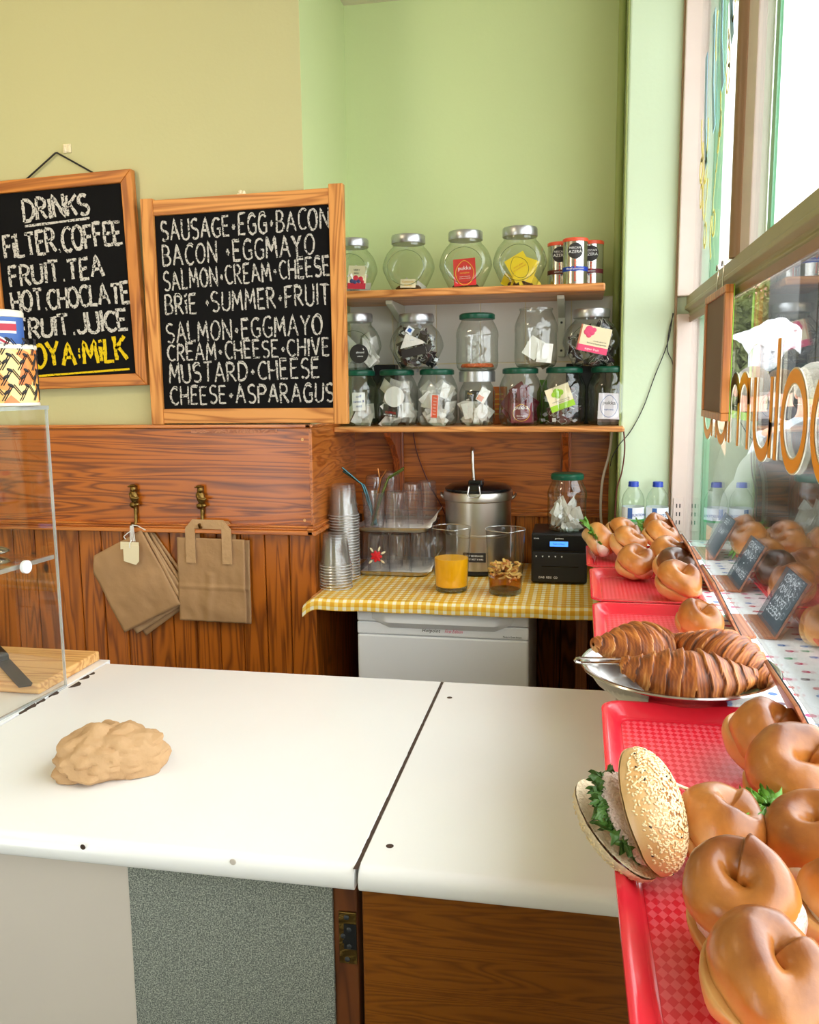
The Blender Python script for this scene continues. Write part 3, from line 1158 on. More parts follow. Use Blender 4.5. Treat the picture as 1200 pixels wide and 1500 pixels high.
# market canopy
t = thing('canopy', 'white sagging market stall canopy in front of the tree', 'canopy', (1.34, 7.1, 0))
b = B()
b.grid(lambda u, v: (-.17 + .34 * u, -.5 + v, 1.86 + .14 * u + .05 * math.sin(u * 9) * (1 - v) - .16 * (1 - v) ** 2 + .02 * nz((u * 5, v * 5, 0), 1)), 20, 14)
b.obj('sheet', 'canvas_white', t, True, solid=.008)
b = B().grid(lambda u, v: (-.17 + .34 * u, -.5 + .02 * math.sin(u * 30), 1.70 + .14 * u + .05 * math.sin(u * 9) - .14 * v * (1 + .3 * math.sin(u * 7))), 30, 5)
b.obj('valance', 'canvas_white', t, True, solid=.006)
for sx in (-.155, .155):
    B().tube([(sx, .45, 0), (sx, .45, 1.84 + .14 * (sx + .17) / .34)], .018, 8).obj('pole', 'steel', t, True)
# brick house far behind
t = thing('house', 'pale brick house far behind the tree', 'building', (3.9, 15.5, 0))
B().box(-1.0, 0, 0, 2.5, 3, 3.9).obj('wall', 'brick', t)
B().box(-1.1, -.1, 3.9, 2.6, 3.1, 4.05).obj('roof', 'render_pale', t)
for sx in (-.5, .5, 1.5):
    w_ = B().box(sx - .3, -.03, 2.4, sx + .3, .02, 3.5).obj('window', 'render_pale', t)
    B().box(sx - .24, -.04, 2.46, sx + .24, -.02, 3.44).obj('pane', 'dark_grey', w_)
# tall dark sheeted kiosk added outside to darken the ground behind reflections
t = thing('backdrop', 'tall dark grey sheeted kiosk added outside behind the window reflections', 'backdrop', (1.86, 7.5, 0))
b = B()
for k in range(9):
    b.box(-.24 + k * .14, -.3, .05, -.104 + k * .14, .8, 2.75)
b.obj('panel', 'dark_panel', t, bevel=.008)
B().box(-.26, -.34, 2.75, 1.06, .84, 2.83).obj('roof', 'dark_grey', t, bevel=.01)

# ---- little framed board hung from the transom, and its hooks
t = thing('hanging_board', 'wood-framed board hanging from the window transom, seen from behind', 'board', (0.286, 1.99, 1.424))
b = B().box(-.004, -.13, .012, .001, .13, .256)
b.obj('back', 'board_back', t)
b = B().box(.001, -.135, .01, .005, .135, .258)
b.obj('face', 'slate', t)
b = B().box(.0082, -.146, 0, .0095, .146, .016).box(.0082, -.146, .254, .0095, .146, .270).box(.0082, -.146, .016, .0095, -.128, .254).box(.0082, .128, .016, .0095, .146, .254)
b.obj('painted_border', 'packet_lime', t)
b = B()
b.box(-.008, -.146, 0, .008, .146, .016).box(-.008, -.146, .254, .008, .146, .270)
b.box(-.008, -.146, .016, .008, -.128, .254).box(-.008, .128, .016, .008, .146, .254)
b.obj('frame', 'frame_orange_upright', t, bevel=.002)
for dy, lab in ((.055, 'farther steel hook of the hanging board on the transom'), (-.02, 'nearer steel hook of the hanging board on the transom')):
    b = B().tube([(0, 0, -.055), (0, 0, -.02), (.002, .0, .005), (0, .008, .018), (0, .018, .018), (0, .022, .008)], .0016, 6)
    tag(b.obj('hook', 'steel', None, True, loc=(.291, 1.99 + dy, 1.738)), lab, 'hook')

# ---- cables
def cable(name, pts, r, mat, label):
    # smooth through the points
    P = [Vector(p) for p in pts]
    out = []
    for i in range(len(P) - 1):
        p0, p1, p2, p3 = P[max(i - 1, 0)], P[i], P[i + 1], P[min(i + 2, len(P) - 1)]
        for k in range(8):
            t_ = k / 8
            out.append(.5 * ((2 * p1) + (p2 - p0) * t_ + (2 * p0 - 5 * p1 + 4 * p2 - p3) * t_ ** 2 + (3 * p1 - p0 - 3 * p2 + p3) * t_ ** 3))
    out.append(P[-1])
    return tag(B().tube(out, r, 8).obj(name, mat, None, 'all'), label, 'cable')


cable('cable', [(.262, 2.690, 1.705), (.250, 2.692, 1.62), (.215, 2.694, 1.52), (.185, 2.694, 1.43), (.150, 2.694, 1.36), (.118, 2.690, 1.32), (.098, 2.70, 1.28), (.096, 2.76, 1.25)], .0014, 'cable_black', 'thin black cable running down the pale green pilaster from the transom')
cable('cable', [(.264, 2.690, 1.704), (.253, 2.692, 1.655), (.250, 2.692, 1.60), (.262, 2.690, 1.57), (.270, 2.688, 1.545)], .0014, 'cable_black', 'short black cable end curling beside the window frame')
cable('cable', [(.100, 2.78, 1.36), (.092, 2.80, 1.28), (.074, 2.80, 1.20), (.070, 2.80, 1.10), (.080, 2.80, 1.0), (.082, 2.80, .905)], .0042, 'cable_white', 'white cable hanging beside the boxed pipe behind the bagels')
cable('cable', [(.128, 2.67, 1.372), (.134, 2.68, 1.31), (.128, 2.69, 1.24), (.114, 2.69, 1.18), (.110, 2.69, 1.08), (.110, 2.69, .92)], .0022, 'cable_brown', 'dark brown cable down the edge of the pilaster from the shelf end')
cable('cable', [(-.556, 2.905, 1.355), (-.54, 2.905, 1.27), (-.50, 2.904, 1.17), (-.455, 2.90, 1.09), (-.42, 2.88, 1.0), (-.40, 2.88, .91)], .0022, 'cable_brown', 'red-brown flex running down behind the urn')

# ---------------------------------------------------------------- chalkboards
def chalkboard(name, label, x0, x1, z0, z1, y, bar, rot=0, lean=0):
    cx = (x0 + x1) / 2
    return thing(name, label, 'chalkboard', (cx, y, z0), (0, rot, 0)), x1 - x0, z1 - z0


# drinks board: hangs a little askew from a cord
t = thing('drinks_chalkboard', 'smaller wooden framed chalkboard headed DRINKS hanging from a cord', 'chalkboard', (-1.523, 2.445, 1.508), (0, -.026, 0))
w, h, f = .248, .622, .036
b = B()
loft(b, [[(-w, y, 0), (w, y, 0), (w - f, y, f), (-w + f, y, f)] for y in (-.012, .014)])
b.obj('bottom_rail', 'frame_orange', t, bevel=.003)
b = B()
loft(b, [[(-w, y, h), (w, y, h), (w - f, y, h - f), (-w + f, y, h - f)] for y in (-.012, .014)])
b.obj('top_rail', 'frame_orange', t, bevel=.003)
for s_ in (-1, 1):
    b = B()
    loft(b, [[(s_ * w, y, 0), (s_ * w, y, h), (s_ * (w - f), y, h - f), (s_ * (w - f), y, f)] for y in (-.012, .014)])
    b.obj('stile', 'frame_orange_upright', t, bevel=.003)
B().box(-w + f - .004, -.002, f - .004, w - f + .004, .008, h - f + .004).obj('slate', 'slate', t)
rnd = random.Random(21)
fn = lambda u, v: (u, -.0032, v)
b = B()
hand(b, 'DRINKS', (-.115, .502), (.10, .508), .060, .010, fn, rnd)
b.ribbon(dense([(-.115, .487), (.10, .495)], .02), .007, fn, .2, rnd)
hand(b, 'FiLTER.COFFEE', (-.190, .398), (.200, .415), .066, .0098, fn, rnd, gap=.14)
hand(b, 'FRUIT.TEA', (-.182, .313), (.130, .326), .058, .0095, fn, rnd)
hand(b, 'HOT.CHOCLATE', (-.182, .236), (.208, .246), .060, .0092, fn, rnd, gap=.13)
hand(b, 'FRUIT.JUICE', (-.172, .155), (.195, .166), .060, .0098, fn, rnd, gap=.15)
b.obj('lettering', 'chalk_white', t)
b = B()
hand(b, 'SOYA:MiLK', (-.170, .066), (.185, .078), .070, .0115, fn, rnd, gap=.15)
b.ribbon(dense([(-.15, .040), (.19, .050)], .02), .006, fn, .1, rnd)
b.ribbon(dense([(-.06, .026), (.145, .032)], .02), .006, fn, .1, rnd)
b.obj('lettering', 'chalk_yellow', t)['label'] = 'yellow chalk line reading SOYA MILK'
B().tube([(-.11, .016, h - .01), (-.105, .012, h + .004), (-.002, .012, h + .07), (.004, .012, h + .07), (.115, .012, h + .004), (.12, .016, h - .01)], .0028, 6).obj('cord', 'cable_black', t, True)
b = B().box(-.012, 0, -.012, .012, .004, .012).tube([(0, 0, .004), (0, -.012, .0), (0, -.014, -.008), (0, -.008, -.014)], .0022, 6)
b.ball((-.007, -.001, .008), .003, 8, 6).ball((.007, -.001, .008), .003, 8, 6)
tag(b.obj('wall_hook', 'paper_cream', None, True, loc=(-1.507, 2.461, 2.212)), 'small pale wall hook above the drinks chalkboard', 'hook')

# sandwich menu board: stands on the wainscot ledge, uprights longer than the rails
t = thing('menu_chalkboard', 'larger wooden framed chalkboard listing sandwich fillings, on the wainscot ledge', 'chalkboard', (-.95, 2.424, 1.397))
b = B().box(-.306, -.013, 0, -.268, .010, .648)
b.obj('stile', 'frame_wood_upright', t, bevel=.002)
b = B().box(.258, -.014, 0, .299, .010, .660)
b.obj('stile', 'frame_wood_upright', t, bevel=.002)
b = B().box(-.268, -.011, .003, .258, .010, .046)
b.obj('bottom_rail', 'frame_wood', t, bevel=.002)
b = B()
loft(b, [[(-.268, y, .600), (.258, y, .607), (.258, y, .650), (-.268, y, .643)] for y in (-.011, .010)])
b.obj('top_rail', 'frame_wood', t, bevel=.002)
B().box(-.272, -.002, .04, .262, .006, .612).obj('slate', 'slate', t)
rnd = random.Random(4)
fn = lambda u, v: (u, -.0032, v)
b = B()
X0, Z0 = .95, 1.397
for s_, p0, p1, hh in (('SAUSAGE+EGG+BACON', (-1.198, 1.927), (-.697, 1.941), .055), ('BACON +EGGMAYO', (-1.198, 1.856), (-.740, 1.871), .056),
                       ('SALMON+CREAM+CHEESE', (-1.198, 1.787), (-.697, 1.813), .053), ('BRiE +SUMMER+FRUIT', (-1.197, 1.718), (-.700, 1.733), .056),
                       ('SALMON+EGGMAYO', (-1.197, 1.637), (-.723, 1.650), .056), ('CREAM+CHEESE+CHIVE', (-1.197, 1.583), (-.704, 1.592), .048),
                       ('MUSTARD+CHEESE', (-1.196, 1.519), (-.735, 1.529), .054), ('CHEESE+ASPARAGUS', (-1.194, 1.456), (-.694, 1.461), .052)):
    hand(b, s_, (p0[0] + X0, p0[1] - Z0), (p1[0] + X0, p1[1] - Z0), hh, .0050, fn, rnd, gap=.22)
    hand(b, s_, (p0[0] + X0 + .0012, p0[1] - Z0 + .0008), (p1[0] + X0 + .0012, p1[1] - Z0 + .001), hh, .0030, lambda u, v: (u, -.0036, v), rnd, gap=.22)
b.obj('lettering', 'chalk_white', t)
b = B().box(-.012, -.003, .644, .012, .012, .650).ball((-.004, .002, .655), .006, 8, 6).ball((.006, .002, .653), .005, 8, 6)
b.obj('hanger', 'paper_cream', t, True)

# ---------------------------------------------------------------- coat hooks and paper bags
def hook_shape():
    b = B()
    b.ball((0, -.012, .075), (.010, .010, .011), 12, 8)              # head
    b.ball((-.002, -.012, .085), (.011, .010, .005), 12, 6)          # cap
    b.ball((-.011, -.015, .083), (.007, .006, .0025), 10, 6)         # peak of the cap
    b.ball((.0, -.011, .052), (.0135, .012, .022), 14, 10, mat=Matrix.Rotation(-.25, 4, 'Y'))   # body
    b.tube([(-.008, -.018, .062), (.002, -.024, .05), (.016, -.022, .047), (.021, -.02, .05)], [.006, .0055, .0045, .003], 8)   # arm
    b.ball((-.004, -.01, .026), (.012, .01, .010), 12, 8)
    b.ball((.009, -.012, .028), (.008, .008, .007), 10, 8)
    b.ball((0, -.006, .02), (.006, .006, .012), 10, 8)
    b.tube([(0, -.005, .02), (0, -.006, -.005), (0, -.008, -.028), (0, -.016, -.038), (0, -.027, -.036), (0, -.031, -.026)], [.006, .0055, .005, .005, .0045, .005], 10)
    b.box(-.006, -.003, .0, .006, .001, .085)
    return b


for x, lab in ((-1.325, 'brass figure coat hook holding the tilted paper bags'), (-1.108, 'brass figure coat hook holding the handled carrier bags')):
    tag(hook_shape().obj('coat_hook', 'brass', None, True, loc=(x, 2.4185, 1.128)), lab, 'coat hook', 'brass coat hooks')


def bag_sheet(w, h, y, seed, fold=0.0):
    def fn(u, v):
        x, z = -w / 2 + w * u, -h * v
        d = .004 * nz((x * 14, z * 14, seed), 1) + .003 * nz((x * 30, z * 22, seed), 1)
        return (x, y + d - .004 * math.sin(PI * u) * math.sin(PI * v), z)
    return fn


for k, (rz, dx, dz, y, lab, mat) in enumerate(((-.62, .012, -.012, 2.428, 'rearmost brown paper bag of the tilted bundle', 'kraft'), (-.56, .006, -.004, 2.417, 'middle brown paper bag of the tilted bundle', 'kraft_light'),
                                          (-.47, .0, .0, 2.404, 'front brown paper bag of the tilted bundle', 'kraft'))):
    t = thing('paper_bag', lab, 'paper bag', (-1.342 + dx, y, 1.064 + dz), (0, rz, 0), 'brown paper bags tied with string')
    W2, Hh = .215, .255
    def outline(u, v):
        x, z = -.175 + W2 * u, -.005 - Hh * v
        if v < .18 and u < .22:
            x += .03 * (1 - v / .18) * (1 - u / .22)
        d = .005 * nz((x * 14, z * 14, k), 1) + .003 * nz((x * 32, z * 26, k), 1)
        return (x, d - .006 * math.sin(PI * u) * math.sin(PI * v), z)
    B().grid(outline, 28, 30).obj('body', mat, t, 'all', solid=.0035)
    b = B().grid(lambda u, v: (.041 + .010 * u, .003 + .003 * math.sin(u * 9), -.012 - (Hh - .02) * v), 4, 12)
    b.obj('gusset', 'kraft_light', t, True, solid=.002)
b = B()
for k in range(4):
    b.tube([(-.004 + .003 * k, -.030, .004), (-.008 + .004 * k, -.026, -.02), (-.010 + .005 * k, -.024, -.045)], .0014, 6)
b.tube([(0, -.028, .006), (.02, -.03, .004), (.045, -.03, -.008)], .0015, 6)
b.tube([(0, -.028, -.01), (-.016, -.03, -.02), (-.028, -.03, -.03), (-.022, -.03, -.038)], .0015, 6)
b.tube([(-.004, -.026, -.04), (-.008, -.034, -.05), (-.008, -.034, -.064)], .0014, 6)
tag(b.obj('string', 'string_white', None, True, loc=(-1.3245, 2.412, 1.090)), 'white string tying the tilted paper bags to the brass hook', 'string')
b = B()
b.prism([(-.026, 0), (.026, .004), (.026, -.044), (.016, -.056), (-.024, -.047)], 0, .0012, Matrix.Rotation(PI / 2, 4, 'X'))
b.prism([(-.036, .012), (.024, .014), (.024, .0), (-.036, -.012)], -.002, -.001, Matrix.Rotation(PI / 2, 4, 'X'))
tag(b.obj('paper_tag', 'paper_cream', None, False, loc=(-1.331, 2.384, 1.030), rot=(0, .05, 0)), 'cream paper tag on the front tilted paper bag', 'tag')

for k, (dx, dz, y, lab) in enumerate(((.008, -.005, 2.424, 'rear brown carrier bag on the right-hand brass hook'), (.0, .0, 2.408, 'front brown carrier bag on the right-hand brass hook'))):
    t = thing('carrier_bag', lab, 'paper bag', (-1.083 + dx, y, 1.056 + dz), (0, .012, 0), 'brown carrier bags')
    def crumple(u, v):
        x, z = -.108 + .216 * u, -.257 * v
        d = .004 * nz((x * 12, z * 12, k + 5), 1) + .003 * nz((x * 34, z * 24, k), 1)
        d += -.004 * math.exp(-((z + .150) / .004) ** 2) - .004 * math.exp(-((x + .01 - .08 * (z + .2)) / .010) ** 2) * (1 if z < -.11 else 0)
        return (x, d, z)
    B().grid(crumple, 40, 50).obj('body', 'kraft', t, 'all', solid=.005)
    b = B()
    for s_ in (-1, 1):
        b.box(.058 * s_ - .015 - .004, -.009, -.075, .058 * s_ + .015 - .004, -.006, .030)
    loft(b, [[(-.077, y2, .030), (.069, y2, .030), (.045, y2, .058), (-.053, y2, .058)] for y2 in (-.009, -.006)])
    o = b.obj('handle', 'kraft_light' if k else 'kraft', t)
    # the loop is open under its top strip
    me = o.data
    bm = bmesh.new()
    bmesh.ops.create_cube(bm, size=1, matrix=Matrix.Translation((-.004, -.0075, .016)) @ Matrix.Diagonal((.086, .02, .040, 1)))
    bm.to_mesh(cm := bpy.data.meshes.new('cut'))
    bm.free()
    co = bpy.data.objects.new('cut', cm)
    COL.objects.link(co)
    md = o.modifiers.new('b', 'BOOLEAN')
    md.object = co
    md.operation = 'DIFFERENCE'
    md.solver = 'EXACT'
    dg = bpy.context.evaluated_depsgraph_get()
    nm = bpy.data.meshes.new_from_object(o.evaluated_get(dg))
    o.modifiers.clear()
    o.data = nm
    bpy.data.objects.remove(co)

# ---------------------------------------------------------------- counter
def worktop(name, label, x0, x1, y0, y1, bevel_front=.014):
    t = thing(name, label, 'worktop', ((x0 + x1) / 2, (y0 + y1) / 2, .868))
    hx, hy = (x1 - x0) / 2, (y1 - y0) / 2
    b = B()
    r = .016
    prof = [(hy, 0), (hy, .032)] + [(-hy + r - r * math.sin(a), .032 - r + r * math.cos(a)) for a in [i * PI / 2 / 6 for i in range(7)]] + [(-hy, .006), (-hy + .004, 0)]
    loft(b, [[(x, y, z) for y, z in prof] for x in (-hx, hx)])
    b.obj('top', 'laminate', t, 35, bevel=.0012)
    return t


tl = worktop('worktop', 'long white laminate worktop carrying the wrapped sandwich', -1.022, -.2705, .985, 1.695)
tr = worktop('counter_flap', 'white laminate counter flap beside the window display', -.2655, .078, .985, 1.695)
worktop('worktop', 'white laminate worktop under the acrylic display case', -1.9, -1.028, .96, 1.72)
rnd = random.Random(9)
for (x, y, s_) in ((-1.008, 1.555, .012), (-1.014, 1.60, .010), (-1.014, 1.625, .007), (-1.021, 1.50, .009), (-1.023, 1.46, .008), (-1.024, 1.43, .010), (-1.024, 1.405, .007)):
    b = B()
    b.prism([(x - s_ * .6, y - s_ * 1.6), (x + s_ * .2, y - s_ * 1.0), (x + s_ * .7, y - s_ * .1), (x + s_ * .3, y + s_ * .9), (x - s_ * .6, y + s_ * 1.6)], .8975, .9007)
    for v in b.bm.verts:
        v.co -= Vector((-.64625, 1.34, .868))
    b.obj('chip', 'chip_dark', tl)
b = B()
pts = dense([(-.268, .985), (-.268, 1.695)], .02)
b.ribbon(pts, .007, lambda u, v: (u + .64625 + .001 * nz((0, v * 90, 0), 1), v - 1.34, .0315), .5, rnd)
b.obj('frayed_edge', 'chip_dark', tl)
for (x, y) in ((-.240, 1.606), (-.237, 1.046)):
    b = B().lathe([(.0052, .0), (.0052, .0008), (.003, .0006)], 14, mat=Matrix.Translation((x + .09375, y - 1.34, .0316)))
    b.obj('screw', 'chip_dark', tr)
for (x, z, q) in ((-.646, .893, .004), (-.432, .893, .0045)):
    b = B().lathe([(q, 0), (q * .8, .0006)], 10, mat=Matrix.Translation((x + .64625, .9850 - 1.34, z - .868)) @ Matrix.Rotation(PI / 2, 4, 'X'))
    b.obj('dent', 'chip_dark' if q < .0042 else 'laminate_cream', tl)

t = thing('shop_counter', 'counter front with cream and grey speckled panels under the long worktop', 'counter', (-.65, 1.35, 0))
B().box(-.95, -.330, 0, .048, .30, .867).obj('cream_panel', 'laminate_cream', t)
B().box(.048, -.331, 0, .340, .30, .867).obj('speckled_panel', 'speckle_laminate', t)
B().box(.340, -.327, 0, .373, .30, .867).obj('post', 'post_wood', t, bevel=.002)
t = thing('latch', 'brass latch plate on the dark wooden counter post', 'latch', (-.291, 1.0215, .742))
b = B().box(-.011, -.002, 0, .013, .0015, .074)
b.obj('plate', 'brass', t, bevel=.001)
b = B().box(-.004, -.003, .022, .013, -.0018, .058).box(-.006, -.0032, .030, .004, -.0018, .034)
b.obj('slot', 'black', t)
b = B()
for (x, z) in ((.0, .007), (.0, .067), (-.005, .040), (.003, .050), (.003, .026)):
    b.lathe([(.0036, -.0012), (.0036, .001), (.002, .002)], 10, mat=Matrix.Translation((x, -.002, z)) @ Matrix.Rotation(PI / 2, 4, 'X'))
b.obj('screw_heads', 'dark_grey', t, True)
t = thing('counter_door', 'varnished wooden flap door below the counter flap', 'door', (-.27, 1.02, 0))
B().box(0, 0, .02, .352, .03, .866).obj('panel', 'door_wood', t, bevel=.003)

# ---------------------------------------------------------------- fridge and gingham table in the recess
t = thing('fridge', 'white under-counter fridge below the gingham table', 'fridge', (-.374, 2.652, -.013))
B().box(-.243, -.26, .014, .243, .24, .876).obj('body', 'fridge_grey', t, bevel=.006)
B().box(-.245, -.300, .05, .245, -.262, .811).obj('door', 'fridge_grey', t, bevel=.006)
B().box(-.245, -.301, .812, .245, -.262, .848).obj('control_strip', 'fridge_grey', t, bevel=.004)
B().box(-.245, -.303, .849, .245, -.262, .884).obj('top_panel', 'white_enamel', t, bevel=.006, seg=3)
b = B()
n = 24
loft(b, [[(x, -.304 - .012 * min(1, (1 - abs(x) / .2) * 4), .884), (x, -.304 - .014 * min(1, (1 - abs(x) / .2) * 4), .862 - .010 * min(1, (1 - abs(x) / .2) * 4)), (x, -.302, .856 - .022 * min(1, (1 - abs(x) / .2) * 4)), (x, -.300, .87)]
         for x in [-.2 + .4 * i / n for i in range(n + 1)]])
b.obj('handle', 'white_enamel', t, True)
text('lettering', 'Hotpoint', .014, 'ink_dark', t, (-.030, -.3015, .829), (PI / 2, 0, 0), shear=.2)
text('lettering', 'First Edition', .013, 'packet_pink', t, (.035, -.3015, .829), (PI / 2, 0, 0), sx=.8, shear=.3)['label'] = 'pink lettering'
text('lettering', 'Made in Great Britain', .006, 'dark_grey', t, (.20, -.3015, .820), (PI / 2, 0, 0))

t = thing('side_table', 'table standing over the fridge in the recess', 'table', (-.34, 2.60, 0))
B().box(-.415, -.250, .888, .42, .305, .902).obj('top', 'pine_shelf', t, bevel=.002)
for sx in (-.40, .385):
    B().box(sx, .22, 0, sx + .03, .27, .886).obj('leg', 'post_wood', t)
B().box(.34, -.24, .0, .37, -.21, .886).obj('leg', 'post_wood', t)
b = B()
# cloth: flat on top, rolled over the front and left edges
def cloth(u, v):
    x = -.772 + .852 * u
    L = v * .613
    if L < .57:
        y, z = 2.905 - L, .9045
    else:
        a = min(1, (L - .57) / .028) * PI / 2
        y = 2.335 - .018 * math.sin(a)
        z = .9045 - .018 * (1 - math.cos(a)) - max(0, L - .598) * .9
        z += .001 * math.sin(x * 40)
        y += .002 * math.sin(x * 33 + 1) * (L - .57) * 12
    lx = max(0, (.05 - u) / .05)
    z -= .020 * lx * lx * (1 if L > .3 else .0) + .006 * lx * max(0, L - .54) * 10
    return (x, y, z)
b.grid(cloth, 60, 90, uvfn=lambda u, v: (.852 * u, .613 * v))
tag(b.obj('tablecloth', 'gingham', None, True), 'yellow and white gingham cloth over the side table', 'tablecloth')

TT = .9055
# ---- plastic cups, upside down in two stacks
cup = B()
cup.lathe([(.0465, 0), (.0485, .0012), (.0485, .004), (.0462, .0055), (.0455, .014), (.0440, .016), (.0405, .05), (.036, .088), (.034, .096), (.028, .0975)], 30, cap0=False)
cup0 = cup.obj('plastic_cup', 'cup_plastic', None, 35)
rm = B().tube([(.0482 * math.cos(a), .0482 * math.sin(a), .0025) for a in [2 * PI * i / 36 for i in range(37)]], .0016, 6).obj('rim', 'cup_rim_glint', cup0, True)
first = True
for (cx, cy, z0, n, nm) in ((-.711, 2.465, TT, 9, 'front stack'), (-.714, 2.575, TT + .012, 24, 'tall rear stack')):
    for k in range(n):
        o = cup0 if first else cup0.copy()
        if not first:
            COL.objects.link(o)
            rc = rm.copy()
            COL.objects.link(rc)
            rc.parent = o
        first = False
        o.location = (cx + .0006 * math.sin(k * 2.1), cy, z0 + (.0086 * k if n < 12 else .0086 * k - .006))
        o.rotation_euler = (0, 0, k * .7)
        if nm == 'front stack':
            tag(o, 'clear plastic cup upside down in the shorter front stack on the gingham cloth', 'cup', 'plastic cups in the front stack')
        else:
            tag(o, 'clear plastic cup upside down in the taller rear stack beside the glasses', 'cup', 'plastic cups in the rear stack')

# ---- two metal trays with paper liners and glasses
def metal_tray(z, label, lab2):
    t = thing('metal_tray', label, 'tray', (-.578, 2.755, z))
    b = B()
    lp = []
    for (d, zz) in ((-.006, 0), (0, .003), (.006, .015), (.010, .016), (.0085, .017), (.003, .006), (-.002, .003)):
        lp.append([(x, y, zz) for x, y in rrect(-.112 - d, -.118 - d, .112 + d, .118 + d, .03)])
    loft(b, lp)
    b.obj('tray', 'steel_brushed', t, True)
    b = B()
    def liner(u, v):
        x, y = -.108 + .236 * u, -.113 + .226 * v
        z2 = .005 + .001 * nz((x * 30, y * 30, 0), 1)
        e = max(0, u - .80) / .20
        z2 += .052 * e ** 1.6 * (.25 + .75 * v) + .006 * e * math.sin(v * 12)
        return (x, y, z2)
    b.grid(liner, 30, 24)
    tag(b.obj('napkin', 'paper_white', None, True, loc=(-.578, 2.755, z + .0015), solid=.001), lab2, 'napkin')


metal_tray(TT, 'lower metal tray on the gingham cloth holding upturned glasses', 'white paper liner curling up on the lower metal tray')
metal_tray(1.046, 'upper metal tray resting on the glasses of the lower one', 'white paper liner curling up on the upper metal tray')


def tumbler(h, r0, r1, ribs=12, amp=.03):
    """upside-down ribbed tumbler: mouth r0 at the bottom, foot r1 at the top"""
    b = B()
    mod = lambda a, z: 1 + (amp * math.cos(ribs * a) if h * .12 < z < h * .82 else 0)
    pr = [(r0, 0), (r0 * 1.01, .004)] + [(r0 + (r1 - r0) * i / 8, h * i / 8) for i in range(1, 8)] + [(r1, h - .004), (r1 - .004, h), (r1 - .012, h - .003)]
    b.lathe(pr, 48, cap0=False, mod=mod)
    return b


g0 = None
low = [(-.625, 2.665, .126, .036, .033), (-.555, 2.665, .126, .036, .030), (-.500, 2.72, .126, .036, .031), (-.665, 2.72, .126, .034, .030), (-.600, 2.755, .126, .034, .030), (-.53, 2.80, .126, .034, .030), (-.64, 2.82, .126, .034, .030)]
names = ['ribbed tumbler painted with a red flower on the lower metal tray', 'plain ribbed tumbler next to the flowered one on the lower tray', 'stout tumbler at the open end of the lower tray']
for k, (x, y, h, r0, r1) in enumerate(low):
    o = tumbler(h, r0, r1).obj('tumbler', 'tumbler_glass', None, True, loc=(x, y, TT + .0065))
    if k < 3:
        tag(o, names[k], 'glass', 'glasses on the lower tray')
    else:
        tag(o, 'tumbler half hidden at the back of the lower metal tray', 'glass', 'glasses at the back of the lower tray')
    if k == 0:
        b = B()
        for q in range(7):
            a = q * 2 * PI / 7
            for rr, w in ((.011, .0075),):
                m = Matrix.Rotation(a, 4, 'Y')
                b.ball(m @ Vector((rr, 0, 0)), (.0085, .0012, .0052), 10, 6, mat=Matrix.Rotation(a, 4, 'Y'))
        b.ball((0, 0, 0), (.008, .0016, .008), 10, 6)
        b.obj('flower', 'flower_red', o, True, loc=(.0, -.0355, .058))['label'] = 'red painted flower'
        b = B()
        for a in (.5, 1.2, 2.2, 3.9, 5.6):
            m = Matrix.Rotation(-a, 4, 'Y')
            b.ball(m @ Vector((.026, 0, 0)), (.008, .001, .0035), 8, 6, mat=Matrix.Rotation(-a, 4, 'Y'))
        b.obj('petal_mark', 'paper_cream', o, True, loc=(.0, -.0355, .058))['label'] = 'cream painted leaves'
# round carafe lying mouth down behind
b = B().lathe([(.03, 0), (.034, .02), (.05, .045), (.055, .07), (.05, .10), (.03, .122), (.01, .128)], 28, cap0=False)
tag(b.obj('goblet', 'tumbler_glass', None, True, loc=(-.476, 2.79, TT + .0065)), 'rounded glass bowl at the back corner of the lower tray', 'glass')
ZU = 1.046 + .0065
upg = [(-.563, 2.665, .122, .038, .033), (-.530, 2.745, .140, .036, .031), (-.490, 2.80, .142, .034, .030), (-.660, 2.78, .160, .036, .031), (-.620, 2.83, .168, .036, .031)]
ul = ['ribbed tumbler at the front right of the upper metal tray', 'second tumbler back at the right of the upper tray', 'tall tumbler at the rear right corner of the upper tray', 'tall glass behind the straw glass on the upper tray', 'tallest glass at the back of the upper tray']
for k, (x, y, h, r0, r1) in enumerate(upg):
    tag(tumbler(h, r0, r1).obj('tumbler', 'tumbler_glass', None, True, loc=(x, y, ZU)), ul[k], 'glass', 'glasses on the upper tray')
b = B().lathe([(.026, 0), (.030, .002), (.033, .03), (.038, .115), (.0385, .118), (.037, .118), (.029, .006), (.0, .006)], 32, cap1=False)
tag(b.obj('straw_glass', 'tumbler_glass', None, True, loc=(-.640, 2.672, ZU)), 'straight glass holding bent metal straws on the upper tray', 'glass')
